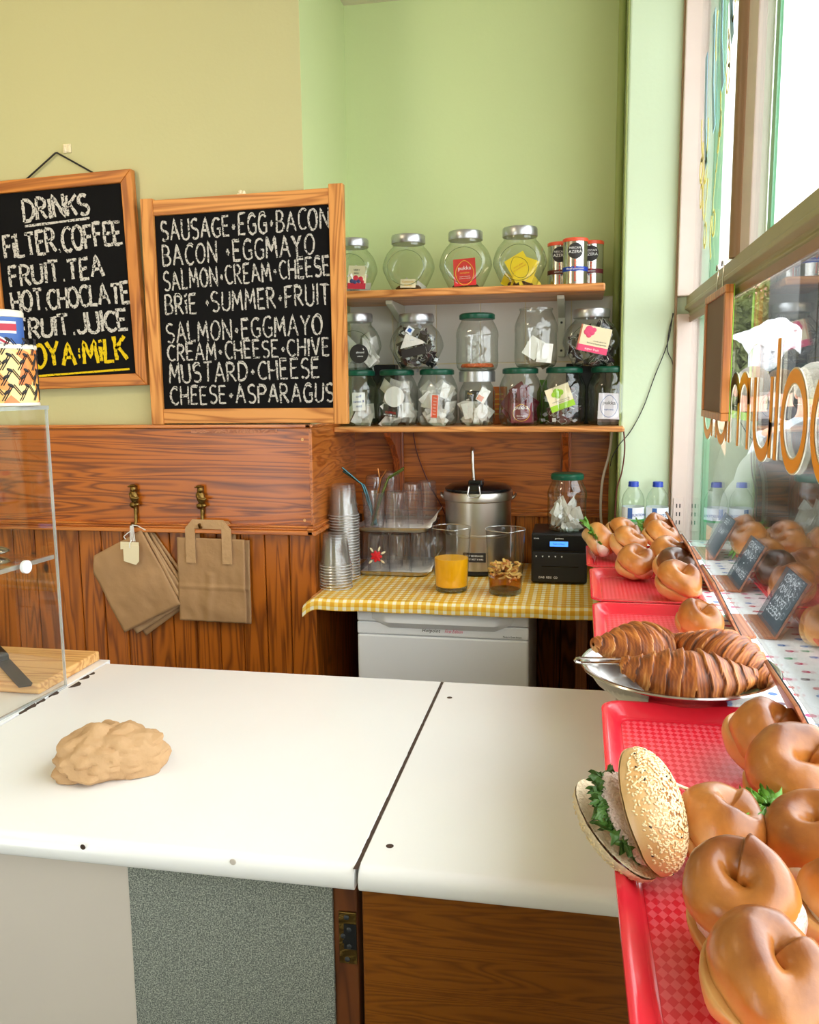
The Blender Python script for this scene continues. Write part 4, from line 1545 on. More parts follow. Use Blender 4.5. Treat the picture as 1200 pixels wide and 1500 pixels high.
for k, (p0, p1, p2, mat, lab) in enumerate((
        ((.004, 0, .010), (-.037, 0, .140), (-.100, -.01, .196), 'straw_blue', 'blue-green bent metal straw leaning left, upper one'),
        ((.008, .005, .010), (-.030, .006, .135), (-.100, .0, .184), 'straw_blue', 'blue-green bent metal straw leaning left, lower one'),
        ((-.005, .004, .010), (.020, .01, .150), (.012, .01, .192), 'straw_gold', 'copper metal straw standing in the straw glass, straighter one'),
        ((-.008, -.004, .010), (.024, .0, .160), (.044, .0, .190), 'straw_gold', 'copper metal straw with a short bent end'),
        ((-.012, .0, .010), (.044, .0, .158), (.098, .0, .190), 'straw_green', 'green-gold bent metal straw leaning right, lower one'),
        ((-.006, -.008, .010), (.050, -.006, .165), (.100, -.004, .197), 'straw_green', 'green-gold bent metal straw leaning right, upper one'))):
    P0, P1, P2 = Vector(p0), Vector(p1), Vector(p2)
    pts = [P0, P0.lerp(P1, .5), P0.lerp(P1, .92), P1.lerp(P2, .04) + Vector((0, 0, .002)), P1.lerp(P2, .14), P1.lerp(P2, .5), P2]
    tag(B().tube(pts, .0032, 10, cap=False).obj('metal_straw', mat, None, 'all', loc=(-.640, 2.672, ZU)), lab, 'straw', 'metal straws')

# ---- hot water urn
t = thing('urn', 'stainless steel hot drink urn with black clamp lid on the gingham cloth', 'urn', (-.318, 2.775, TT))
b = B().lathe([(.104, 0), (.108, .004), (.108, .012), (.104, .014)], 48)
b.obj('base_ring', 'black', t, True)
b = B().lathe([(.103, .012), (.106, .016), (.106, .120), (.108, .123), (.108, .128), (.106, .131), (.106, .232), (.112, .236), (.113, .250), (.110, .262), (.103, .266)], 64)
b.obj('body', 'steel_brushed', t, 30)
b = B().lathe([(.102, .262), (.107, .266), (.107, .272), (.090, .282), (.05, .287), (.0, .288)], 48, cap1=False)
b.obj('lid', 'black_gloss', t, True)
b = B()
b.box(-.024, -.075, .284, .022, -.02, .302).box(-.020, -.108, .270, .018, -.070, .292)
o = b.obj('lid_clamp', 'black_gloss', t, bevel=.005)
b = B().tube([(-.016, -.112, .286), (-.020, -.118, .262), (-.014, -.119, .252), (.014, -.119, .252), (.020, -.118, .262), (.016, -.112, .286)], .0024, 8)
b.obj('clamp_wire', 'steel', o, True)
for sx in (-1, 1):
    b = B().tube([(.106 * sx, -.012, .235), (.118 * sx, -.012, .245), (.120 * sx, 0, .252), (.118 * sx, .012, .245), (.106 * sx, .012, .235)], .004, 8)
    b.obj('lug', 'steel_brushed', t, True)
b = B().box(-.036, -.1075, .046, .036, -.1035, .076)
o = b.obj('name_plate', 'ink_dark', t)
for i, s_ in enumerate(('HOT BEVERAGES', 'STAY HOT 8 HRS')):
    text('lettering', s_, .0075, 'ink_white', o, (0, -.1080, .066 - .011 * i), (PI / 2, 0, 0))
o = B().tube([(0, 0, 0), (-.004, .0, .06), (-.006, 0, .1), (-.006, .006, .112), (-.004, .012, .106)], [.0055, .0055, .006, .006, .005], 10).obj('ladle', 'steel', None, True, loc=(-.330, 2.765, TT + .285))
tag(o, 'steel ladle handle standing up from the urn lid', 'ladle')

# ---- two conical glass jugs
def jug(label, cx, cy):
    t = thing('jug', label, 'jug', (cx, cy, TT))
    def mod(a, z):
        d = math.atan2(math.sin(a + PI / 2 - .25), math.cos(a + PI / 2 - .25))
        s_ = max(0, (z - .10) / .087)
        return 1 + .17 * math.exp(-(d / .22) ** 2) * s_ ** 1.5 - .10 * (math.exp(-((abs(d) - .62) / .25) ** 2)) * s_
    b = B().lathe([(.044, .0), (.047, .003), (.0475, .012), (.050, .06), (.0525, .10), (.0545, .14), (.057, .185), (.0575, .188), (.056, .188)], 64, cap1=False, mod=mod)
    b.obj('body', 'jug_glass', t, 'all')
    b = B().lathe([(.043, .001), (.046, .004), (.0465, .010), (.040, .0135), (.0, .0135)], 40, cap1=False)
    b.obj('thick_base', 'jar_base', t, True)
    b = B().tube([(.0572 * mod(a, .188) * math.cos(a), .0572 * mod(a, .188) * math.sin(a), .188) for a in [2 * PI * i / 64 for i in range(65)]], .0013, 6)
    b.obj('rim', 'rim_glass', t, True)
    return t


jug('conical glass jug half full of orange juice', -.363, 2.479)
b = B().lathe([(.043, 0), (.0455, .002), (.048, .045), (.0492, .082), (.049, .0835), (.0, .0835)], 48, cap1=False)
tag(b.obj('orange_juice', 'juice', None, True, loc=(-.363, 2.479, TT + .014)), 'orange juice filling the jug to the left', 'juice')
jug('conical glass jug of amber tea with apple slices floating', -.204, 2.465)
b = B().lathe([(.043, 0), (.0455, .002), (.0475, .034), (.047, .035), (.0, .035)], 48, cap1=False)
tag(b.obj('apple_tea', 'tea_liquid', None, True, loc=(-.204, 2.465, TT + .014)), 'clear amber tea at the bottom of the second jug', 'drink')
rnd = random.Random(33)
sl = B()
sl.prism([(-.014, 0), (-.009, .005), (0, .0075), (.009, .005), (.014, 0), (0, .0015)], -.0035, .0035)
s0 = sl.obj('apple_slice', 'apple_flesh', None, bevel=.0008)
sk = B().grid(lambda u, v: (-.014 + .028 * u, .0078 * math.sin(PI * u) + .0004, -.0036 + .0072 * v), 9, 3)
sk.obj('skin', 'apple_skin', s0, True)
for k in range(64):
    a, r = rnd.uniform(0, 2 * PI), .041 * math.sqrt(rnd.random())
    if k > 24:
        r = rnd.uniform(.030, .041)
    lo = (-.204 + r * math.cos(a), 2.465 + r * math.sin(a), TT + .050 + .048 * rnd.random() - (.012 * (r / .041) ** 2))
    ro = (rnd.uniform(0, 6), rnd.uniform(-.6, .6), rnd.uniform(0, 6))
    if k == 0:
        s0.location, s0.rotation_euler = lo, ro
        tag(s0, 'slice of apple floating among others in the tea jug', 'apple slice', 'apple slices in the tea')
    else:
        dup(s0, lo, ro, 'slice of apple floating among others in the tea jug')

# ---- small black radio
t = thing('radio', 'small black radio with blue display on the gingham cloth', 'radio', (-.054, 2.69, TT))
B().box(-.083, -.088, .002, .083, .10, .155).obj('case', 'black', t, bevel=.006)
B().box(-.079, -.092, .100, .079, -.086, .150).obj('top_face', 'black_gloss', t, bevel=.002)
B().box(-.079, -.092, .008, .079, -.086, .097).obj('disc_face', 'black', t, bevel=.002)
B().box(-.052, -.0925, .052, .058, -.0905, .056).obj('disc_slot', 'black_gloss', t)
o = B().box(-.028, -.0935, .116, .026, -.0915, .131).obj('display', 'lcd_blue', t)
text('lettering', 'Radio 6 Music', .006, 'ink_dark', o, (-.001, -.0938, .1235), (PI / 2, 0, 0))
for k in range(5):
    b = B().prism([(-.0025, .0025), (.0025, .0025), (0, -.0025)], 0, .001, Matrix.Translation((-.068 + .019 * k, -.0915, .084)) @ Matrix.Rotation(PI / 2, 4, 'X'))
    b.obj('button', 'ink_white', t)
text('lettering', 'goodmans', .006, 'ink_white', t, (0, -.0925, .140), (PI / 2, 0, 0))
text('lettering', 'POWER', .0045, 'ink_white', t, (-.068, -.0925, .139), (PI / 2, 0, 0))
text('lettering', 'DAB  RDS  CD', .009, 'ink_white', t, (-.032, -.0925, .020), (PI / 2, 0, 0))

# ---------------------------------------------------------------- shelves
t = thing('lower_shelf', 'longer pine shelf carrying two tiers of jars over the gingham table', 'shelf', (-.316, 2.80, 1.360))
b = B().box(-.447, -.150, 0, .447, .140, .017)
b.obj('board', 'pine_shelf', t, bevel=.007, seg=4)
for x in (-.29, .273):
    b = B()
    b.box(x - .018, .090, -.275, x + .018, .112, -.004)
    b.prism([(.09, -.004), (-.08, -.004), (-.075, -.018), (.0, -.05), (.055, -.10), (.09, -.16)], x - .010, x + .010, Matrix(((0, 0, 1, 0), (1, 0, 0, 0), (0, 1, 0, 0), (0, 0, 0, 1))))
    b.obj('bracket', 'pine_bracket', t, bevel=.002)
t = thing('upper_shelf', 'shorter pine shelf under the green wall with round jars and coffee tins', 'shelf', (-.335, 2.80, 1.772))
b = B().box(-.440, -.140, 0, .402, .148, .041 - .018)
b.obj('board', 'pine_shelf', t, bevel=.005, seg=3)
for x in (-.262, .272):
    b = B().box(x - .012, .128, -.18, x + .012, .142, -.001)
    b.prism([(.13, -.001), (-.06, -.001), (-.06, -.012), (.115, -.055), (.13, -.055)], x - .011, x + .011, Matrix(((0, 0, 1, 0), (1, 0, 0, 0), (0, 1, 0, 0), (0, 0, 0, 1))))
    br = b.obj('bracket', 'bracket_white', t, bevel=.002)
    b = B()
    for z in (-.07, -.16):
        b.lathe([(.004, 0), (.003, .002)], 10, mat=Matrix.Translation((x, .1275, z)) @ Matrix.Rotation(PI / 2, 4, 'X'))
    b.obj('screw_heads', 'dark_grey', br)
ZL, ZUp = 1.3775, 1.7955

# ---------------------------------------------------------------- jars
def jar_round(label, x, y, z, R, H, lid='lid_silver', flat=.62, group=None, yaw=0):
    """sweet jar: wide waist, flattened front and back"""
    t = thing('round_jar', label, 'jar', (x, y, z), (0, 0, yaw), group)
    hb = H * .80
    pr = [(R * .56, 0), (R * .60, .003), (R * .68, hb * .10), (R * .84, hb * .28), (R * .97, hb * .45), (R, hb * .52), (R * .985, hb * .60), (R * .93, hb * .72), (R * .83, hb * .84), (R * .71, hb * .93), (R * .63, hb * .975), (R * .60, hb), (R * .60, H * .90)]
    b = B().lathe(pr, 48, ybound=R * flat, cap1=False)
    g = b.obj('glass', 'jar_glass', t, 34)
    b = B().lathe([(R * .54, .001), (R * .56, .004), (R * .5, .007), (0, .007)], 32, ybound=R * flat, cap1=False)
    b.obj('thick_base', 'jar_base', g, True)
    b = B()
    rr = R * .70
    for s_ in (-1,):
        b.tube([(rr * math.cos(a), s_ * R * (flat + .002), hb * .50 + rr * .92 * math.sin(a)) for a in [2 * PI * i / 40 for i in range(41)]], .0011, 6)
    b.obj('face_ring', 'jar_base', g, True)
    rl = R * .64
    b = B().lathe([(rl, H * .845), (rl * 1.015, H * .855), (rl * 1.015, H * .965), (rl * .97, H * .995), (rl * .88, H), (0, H)], 40, cap1=False)
    b.obj('lid', lid, t, 35)
    return t


def jar_tall(label, x, y, z, R, H, lid='lid_green', group=None, neck=.76):
    t = thing('pickle_jar', label, 'jar', (x, y, z), (0, 0, 0), group)
    hl = H - .016 if lid == 'lid_green' else (H - .030 if lid else H)
    mod = lambda a, zz: 1 + (.012 * math.cos(16 * a) if .6 * hl < zz < .8 * hl else 0)
    pr = [(R * .80, 0), (R * .90, .004), (R * .97, .013), (R, .025), (R, hl * .30), (R * .985, hl * .40), (R * .985, hl * .60), (R, hl * .66), (R * .99, hl * .74), (R * .93, hl * .82), (R * .84, hl * .90), (R * neck, hl * .955), (R * neck * .98, hl)]
    if not lid:
        pr += [(R * neck * 1.03, hl + .001), (R * neck * 1.03, hl + .006), (R * neck * .97, hl + .007)]
    b = B().lathe(pr, 64, cap1=False, mod=mod)
    g = b.obj('glass', 'jar_glass', t, 50)
    b = B().lathe([(R * .80, .001), (R * .88, .005), (R * .8, .010), (0, .008)], 32, cap1=False)
    b.obj('thick_base', 'jar_base', g, True)
    if lid == 'lid_green':
        rl = R * neck * 1.08
        b = B().lathe([(rl, hl - .002), (rl * 1.02, hl), (rl * 1.02, hl + .011), (rl * .97, H - .002), (rl * .9, H), (0, H)], 40, cap1=False, mod=lambda a, zz: 1 + .006 * math.cos(40 * a))
        b.obj('lid', lid, t, 35)
    elif lid:
        rl = R * 1.0
        b = B().lathe([(rl, hl - .004), (rl * 1.01, hl), (rl * 1.01, H - .003), (rl * .97, H), (0, H)], 40, cap1=False)
        b.obj('lid', lid, t, 35)
    return t


JY = 2.755
# upper shelf
jar_round('round jar with silver lid and a berry tea card, partly behind the menu board', -.715, JY, ZUp, .078, .168)
jar_round('round jar with silver lid holding only a small cream card', -.535, JY, ZUp, .082, .172)
jar_round('round jar with silver lid holding a red tea packet', -.355, JY, ZUp, .082, .176)
jar_round('round jar with silver lid holding yellow tea packets', -.188, JY, ZUp, .082, .180)
# lower shelf, bottom tier
BH = .1775
jar_tall('green-lidded jar with a white note, half behind the menu board', -.706, JY, ZL, .066, BH)
jar_tall('green-lidded jar of tea bags with a round white tag and dark packet', -.577, JY, ZL, .066, BH)
jar_tall('green-lidded jar of tea bags with a red and white paper strip', -.447, JY, ZL, .065, BH)
jar_tall('silver-lidded jar of folded tea bags in the bottom tier', -.319, JY, ZL, .0565, BH - .008, lid='lid_silver')
jar_tall('green-lidded jar of maroon tea packets', -.184, JY, ZL, .066, BH)
jar_tall('green-lidded jar with a lime and white tea card', -.049, JY, ZL, .067, BH)
jar_tall('green-lidded jar holding pale lilac tea packets at the shelf end', .088, JY, ZL, .067, BH)
# second tier
ZM = ZL + BH + .0005
jar_round('round jar of white bags with a round dark label, second tier behind the menu board', -.706, JY, ZM, .078, .178)
jar_round('round jar of dark pyramid tea bags with a black card, second tier', -.512, JY, ZM, .086, .172, flat=.68)
jar_tall('green-lidded jar with only orange dust in the bottom, second tier', -.319, JY, ZM - .008, .066, .176)
jar_tall('open jar without a lid holding two white tea packets, second tier', -.137, JY, ZM, .0655, .172, lid=None)
jar_round('round silver-lidded jar of dark tea bags with a pink and white card', .030, JY, ZM, .086, .172)
# on the radio
jar_tall('green-lidded jar of tea bags with strings standing on the radio', -.034, 2.665, TT + .1555, .059, .175)

# ---- what the jars hold
def pillow(w, h, th, crimp=True):
    b = B()
    def fn(s_):
        def f(u, v):
            x, z = (u - .5) * w, (v - .5) * h
            d = th / 2 * (max(0, math.sin(PI * u)) ** .6) * (max(0, math.sin(PI * v)) ** .6)
            return (x, s_ * (d + .0003), z)
        return f
    b.grid(fn(-1), 9, 9)
    b.grid(fn(1), 9, 9)
    return b


def pyramid(s_):
    b = B()
    p = [(-s_, -.5 * s_, 0), (s_, -.5 * s_, 0), (0, .9 * s_, 0), (0, 0, 1.4 * s_)]
    v = [b.bm.verts.new(q) for q in p]
    for f in ((0, 2, 1), (0, 1, 3), (1, 2, 3), (2, 0, 3)):
        b.bm.faces.new([v[i] for i in f])
    return b


def fill(x, y, z, n, r, h, shape, mat, label, cat, group, seed, yb=None, stringy=False, name='tea_bag'):
    rnd = random.Random(seed)
    base = None
    for k in range(n):
        a = rnd.uniform(0, 2 * PI)
        rr = r * math.sqrt(rnd.random())
        lx, ly = rr * math.cos(a), rr * math.sin(a)
        if yb:
            ly = max(-yb, min(yb, ly))
        zz = z + .014 + (h - .014) * (k / n) * rnd.uniform(.7, 1.0)
        lo = (x + lx, y + ly, zz)
        ro = (rnd.uniform(-.7, .7), rnd.uniform(-.9, .9), rnd.uniform(-1.2, 1.2)) if shape != 'pyr' else (rnd.uniform(0, 6), rnd.uniform(0, 6), rnd.uniform(0, 6))
        if base is None:
            if shape == 'pyr':
                base = pyramid(.017).obj(name, mat, None, False)
            elif shape == 'round':
                base = B().ball((0, 0, 0), (.021, .004, .021), 16, 8).obj(name, mat, None, True)
            else:
                base = pillow(*shape).obj(name, mat, None, True, weld=True)
            if stringy:
                q = B().tube([(0, -.003, .012), (.006, -.009, .022), (.014, -.010, .016), (.012, -.010, .002), (.004, -.009, -.006), (.001, -.008, -.012)], .0008, 5)
                q.obj('string', 'string_white', base, True)
                q = B().box(-.006, -.0095, -.024, .006, -.0085, -.012)
                q.obj('paper_tab', 'label_white', base)
            base.location, base.rotation_euler = lo, ro
            tag(base, label, cat, group)
        else:
            dup(base, lo, ro, label)


PW = (.044, .048, .007)
fill(-.715, JY, ZUp, 9, .045, .07, PW, 'teabag_white', 'white tea bag in the berry tea jar on the upper shelf', 'tea bag', 'bags in the berry jar', 1, .03)
fill(-.525, JY + .01, ZUp, 4, .03, .035, (.036, .036, .006), 'teabag_white', 'pale tea bag lying low behind the cream card on the upper shelf', 'tea bag', 'bags behind the cream card', 2, .02)
fill(-.188, JY, ZUp, 6, .035, .03, (.048, .05, .005), 'packet_yellow', 'yellow tea packet lying flat in the upper shelf jar', 'tea packet', 'yellow packets lying flat', 3, .025)
fill(-.706, JY, ZL, 9, .042, .06, PW, 'teabag_white', 'white tea bag in the jar with the white note', 'tea bag', 'bags under the white note', 4)
fill(-.577, JY, ZL, 34, .044, .140, PW, 'teabag_white', 'white tea bag in the jar with the round white tag', 'tea bag', 'bags behind the round tag', 5)
fill(-.447, JY, ZL, 38, .044, .148, PW, 'teabag_white', 'white tea bag in the jar with the red and white strip', 'tea bag', 'bags behind the red strip', 6)
fill(-.319, JY, ZL, 24, .036, .085, (.042, .05, .005), 'teabag_white', 'folded pale tea bag in the silver-lidded bottom tier jar', 'tea bag', 'bags in the silver-lidded jar', 7)
fill(-.184, JY, ZL, 16, .038, .125, (.05, .062, .006), 'packet_maroon', 'maroon tea packet packed in the green-lidded jar', 'tea packet', 'maroon packets', 8)
fill(-.049, JY, ZL, 34, .046, .120, 'pyr', 'teabag_red', 'reddish pyramid tea bag in the jar with the lime card', 'tea bag', 'bags behind the lime card', 9, stringy=True)
fill(.088, JY + .012, ZL, 5, .03, .05, (.05, .06, .006), 'packet_lilac', 'pale lilac tea packet behind others in the end jar', 'tea packet', 'lilac packets', 10)
fill(-.706, JY, ZM, 24, .050, .115, PW, 'teabag_white', 'white tea bag in the jar with the round dark label', 'tea bag', 'bags behind the dark label', 11, .035)
fill(-.512, JY, ZM, 48, .060, .130, 'pyr', 'teabag_dark', 'dark pyramid tea bag in the round second tier jar', 'tea bag', 'dark pyramid bags', 12, .04, True)
fill(.030, JY, ZM, 52, .060, .130, 'pyr', 'teabag_dark', 'dark tea bag in the jar with the pink and white card', 'tea bag', 'bags behind the pink card', 13, .038, True)
fill(-.137, JY, ZM, 6, .036, .045, (.036, .034, .006), 'teabag_brown', 'brownish tea bag at the bottom of the open jar', 'tea bag', 'brown bags in the open jar', 14)
fill(-.034, 2.665, TT + .1555, 22, .036, .085, (.040, .044, .008), 'teabag_white', 'white tea bag with string in the jar on the radio', 'tea bag', 'bags in the radio jar', 15, None, True)
b = B().lathe([(.050, .0), (.052, .004), (.046, .012), (.02, .010), (0, .012)], 30, cap1=False, mod=lambda a, z: 1 + .06 * nz((math.cos(a), math.sin(a), z * 90), 2))
tag(b.obj('orange_dust', 'orange_dust', None, True, loc=(-.319, JY, ZM + .002)), 'orange dust in the bottom of the green-lidded second tier jar', 'spice', kind='stuff')
for x, n_ in ((-.535, 'dry tea leaf at the bottom of the jar with the cream card'), (-.355, 'dry tea leaf under the red tea packet'), (-.188, 'dry tea leaf under the yellow packets')):
    b = B().lathe([(.040, .0), (.042, .004), (.034, .011), (.015, .010), (0, .012)], 26, ybound=.034, cap1=False, mod=lambda a, z: 1 + .12 * nz((math.cos(a) * 2, math.sin(a) * 2, z * 90), 2))
    tag(b.obj('tea_leaf', 'tea_leaf', None, True, loc=(x, JY, ZUp + .0075)), n_, 'tea', kind='stuff')

# cards and packets that can be read through the glass
def card(name, label, cat, x, y, z, w, h, mat, tilt=0.0, lean=-.12, th=.0016, yaw=0, group=None):
    t = thing(name, label, cat, (x, y, z), (lean, tilt, yaw), group)
    B().box(-w / 2, -th / 2, -h / 2, w / 2, th / 2, h / 2).obj('card', mat, t)
    return t, -th / 2 - .0004


def band(t, y, x0, z0, x1, z1, mat, name='printed_band'):
    B().box(x0, y - .0002, z0, x1, y + .0003, z1).obj(name, mat, t)


def wr(t, y, s_, size, x, z, mat='ink_dark', sx=1.0):
    text('lettering', s_, size, mat, t, (x, y - .0003, z), (PI / 2, 0, 0), .0001, sx)


def lens(t, y, w, h, mat, r=.0009, dx=0, dz=0):
    pts = []
    for i in range(41):
        a = 2 * PI * i / 40
        x = w / 2 * math.sin(a) * (1 if math.cos(a) < 0 else (1 - .35 * math.cos(a) ** 2))
        pts.append((dx + x, y, dz + h / 2 * math.cos(a)))
    B().tube(pts, r, 5).obj('emblem', mat, t, True)


t, y = card('tea_card', 'cream berry tea card with red band in the jar by the menu board', 'card', -.690, JY - .048, ZUp + .045, .058, .072, 'paper_cream', .05)
band(t, y, -.029, -.036, .029, -.018, 'berry_red')
wr(t, y, 'VERY', .009, -.002, .022); wr(t, y, 'BERRY', .006, -.002, .012)
b = B()
for (x, z, r) in ((-.016, -.012, .007), (-.006, -.014, .007), (.006, -.012, .0065)):
    b.ball((x, y, z), (r, .0015, r), 10, 8)
b.obj('printed_berries', 'berry_blue', t, True)
b = B()
for (x, z, r) in ((-.004, -.003, .009), (.012, -.005, .008), (.018, -.014, .006)):
    b.ball((x, y, z), (r, .0014, r), 10, 8)
b.obj('printed_berries', 'berry_red', t, True)
t, y = card('tea_card', 'small cream handwritten card at the foot of the second jar on the upper shelf', 'card', -.528, JY - .049, ZUp + .021, .048, .026, 'paper_cream', .03)
wr(t, y, 'Camomile', .009, 0, .005, 'ink_gold'); wr(t, y, 'Honey', .009, 0, -.006, 'ink_gold')
t, y = card('tea_packet', 'red tea packet with a gold leaf outline upright in the third jar', 'tea packet', -.352, JY - .046, ZUp + .049, .068, .082, 'packet_red', -.06)
lens(t, y, .056, .074, 'ink_gold', .0010, 0, -.002)
wr(t, y, 'pukka', .017, 0, .012, 'ink_white'); wr(t, y, 'revitalise', .008, 0, -.002, 'ink_gold'); wr(t, y, 'organic cinnamon,', .0045, 0, -.013, 'ink_white'); wr(t, y, 'cardamom & ginger', .0045, 0, -.019, 'ink_white')
t, y = card('tea_packet', 'front yellow tea packet tilted in the fourth jar on the upper shelf', 'tea packet', -.186, JY - .044, ZUp + .058, .064, .076, 'packet_yellow', -.50)
lens(t, y, .052, .068, 'ink_dark', .0006)
wr(t, y, 'lemon, ginger', .006, 0, .006, 'packet_orange'); wr(t, y, '& manuka honey', .006, 0, -.003, 'packet_orange')
t, y = card('tea_packet', 'rear yellow tea packet tilted behind the front one', 'tea packet', -.165, JY - .034, ZUp + .052, .056, .070, 'packet_yellow', .35)
t, y = card('paper_note', 'white handwritten note inside the bottom tier jar beside the menu board', 'note', -.690, JY - .056, ZL + .078, .042, .058, 'paper_white', -.05)
wr(t, y, 'coff', .012, 0, .016, 'ink_blue'); wr(t, y, 'sweet &', .011, 0, 0, 'ink_blue'); wr(t, y, 'mild', .011, 0, -.015, 'ink_blue')
t, y = card('tea_packet', 'dark brown packet with red print low in the jar with the round tag', 'tea packet', -.586, JY - .058, ZL + .048, .050, .036, 'ink_dark', .15)
wr(t, y, 'CLIPPER', .010, 0, -.006, 'packet_red'); wr(t, y, 'RED BUSH TEA', .006, 0, -.014, 'ink_white')
b = B().lathe([(.032, 0), (.032, .0012)], 36, mat=Matrix.Rotation(PI / 2, 4, 'X'))
tag(b.obj('round_tag', 'paper_white', None, loc=(-.574, JY - .059, ZL + .092)), 'round white tag against the glass of the second bottom tier jar', 'tag')
t, y = card('paper_strip', 'white strip with red print standing in the third bottom tier jar', 'strip', -.446, JY - .057, ZL + .062, .022, .072, 'paper_white', .06)
band(t, y, -.010, -.036, .010, .034, 'red_orange')
for i in range(6):
    wr(t, y - .0004, 'TEA', .006, 0, .024 - i * .010, 'ink_white')
t, y = card('tea_packet', 'dark packet at the back of the silver-lidded bottom tier jar', 'tea packet', -.330, JY - .02, ZL + .092, .050, .032, 'ink_dark', .05)
wr(t, y, 'Twin', .008, -.01, .006, 'ink_gold')
t, y = card('tea_packet', 'white packet with orange print leaning in the silver-lidded bottom tier jar', 'tea packet', -.296, JY - .040, ZL + .094, .030, .044, 'paper_white', .5)
band(t, y, -.013, -.020, .006, -.004, 'packet_orange')
t, y = card('tea_packet', 'maroon tea packet with white lettering at the front of its jar', 'tea packet', -.176, JY - .057, ZL + .040, .064, .060, 'packet_maroon', -.02)
lens(t, y, .052, .052, 'ink_gold', .0007)
wr(t, y, 'pukka', .018, 0, .016, 'ink_white'); wr(t, y, 'Elderberry', .007, 0, -.010, 'ink_white'); wr(t, y, '& echinacea', .005, 0, -.017, 'ink_white')
t, y = card('tea_card', 'white tea card with lime fruit picture tilted in the green-lidded jar', 'card', -.060, JY - .060, ZL + .085, .074, .072, 'paper_cream', -.35)
band(t, y, -.037, -.036, .037, -.018, 'packet_lime')
b = B()
for (x, z, r) in ((-.004, .018, .012), (-.014, .014, .008), (.007, .015, .009), (-.004, .008, .009)):
    b.ball((x, y, z), (r, .0012, r), 12, 8)
b.obj('printed_fruit', 'packet_lime', t, True)
wr(t, y, 'tropical lemon & lime green tea', .0042, 0, -.008); wr(t, y, 'loved by tea lovers', .0042, .006, -.0135)
t, y = card('tea_packet', 'pale lilac tea packet standing at the front of the end jar', 'tea packet', .086, JY - .052, ZL + .058, .064, .078, 'packet_lilac', .04)
lens(t, y, .050, .066, 'label_blue', .0007)
wr(t, y, 'pukka', .016, 0, .010, 'ink_dark'); wr(t, y, 'night time', .007, 0, -.010, 'label_blue')
b = B().lathe([(.030, 0), (.030, .0012)], 36, mat=Matrix.Rotation(PI / 2, 4, 'X'))
o = tag(b.obj('round_label', 'ink_dark', None, loc=(-.688, JY - .050, ZM + .050)), 'round dark label inside the second tier jar behind the menu board', 'label')
text('lettering', 'almond', .009, 'ink_white', o, (.004, -.0016, .004), (PI / 2, 0, 0)); text('lettering', 'sweets', .007, 'ink_white', o, (.004, -.0016, -.008), (PI / 2, 0, 0))
t, y = card('tea_card', 'black and white card slanting in the jar of dark pyramid bags', 'card', -.510, JY - .062, ZM + .052, .078, .026, 'ink_dark', -.20)
t, y = card('tea_card', 'small pale blue square card near the top of the dark pyramid jar', 'card', -.522, JY - .060, ZM + .118, .022, .022, 'label_white', .6)
band(t, y, -.006, -.006, .006, .006, 'label_blue')
b = B().prism([(-.040, -.012), (.038, .004), (.030, .012), (-.022, .036)], 0, .0015, Matrix.Rotation(PI / 2, 4, 'X'))
tag(b.obj('paper_flap', 'teabag_white', None, loc=(-.512, JY - .0600, ZM + .074)), 'pale paper flap above the black card in the pyramid jar', 'paper')
t, y = card('tea_packet', 'left white tea packet tilted in the open jar', 'tea packet', -.142, JY - .045, ZM + .058, .046, .062, 'paper_white', .55)
t, y = card('tea_packet', 'right white tea packet standing in the open jar', 'tea packet', -.108, JY - .050, ZM + .042, .046, .058, 'paper_white', .10)
t, y = card('tea_card', 'white card with pink fruit picture and pink band tilted in the round jar', 'card', .038, JY - .058, ZM + .078, .092, .078, 'paper_cream', .22)
band(t, y, -.046, -.039, .046, -.020, 'packet_pink')
band(t, y, -.046, -.039, -.041, .039, 'sign_wood', 'printed_edge')
b = B()
for (x, z, r) in ((-.020, .026, .012), (-.012, .020, .010), (-.026, .018, .009), (-.018, .010, .008), (-.006, .028, .007)):
    b.ball((x, y, z), (r, .0012, r), 12, 8)
b.obj('printed_fruit', 'packet_pink', t, True)
wr(t, y, 'super fruit', .010, 0, -.030, 'ink_white'); wr(t, y, 'blueberry & pomegranate', .0055, .010, -.012); wr(t, y, 'naturally caffeine free', .0045, .018, -.004)

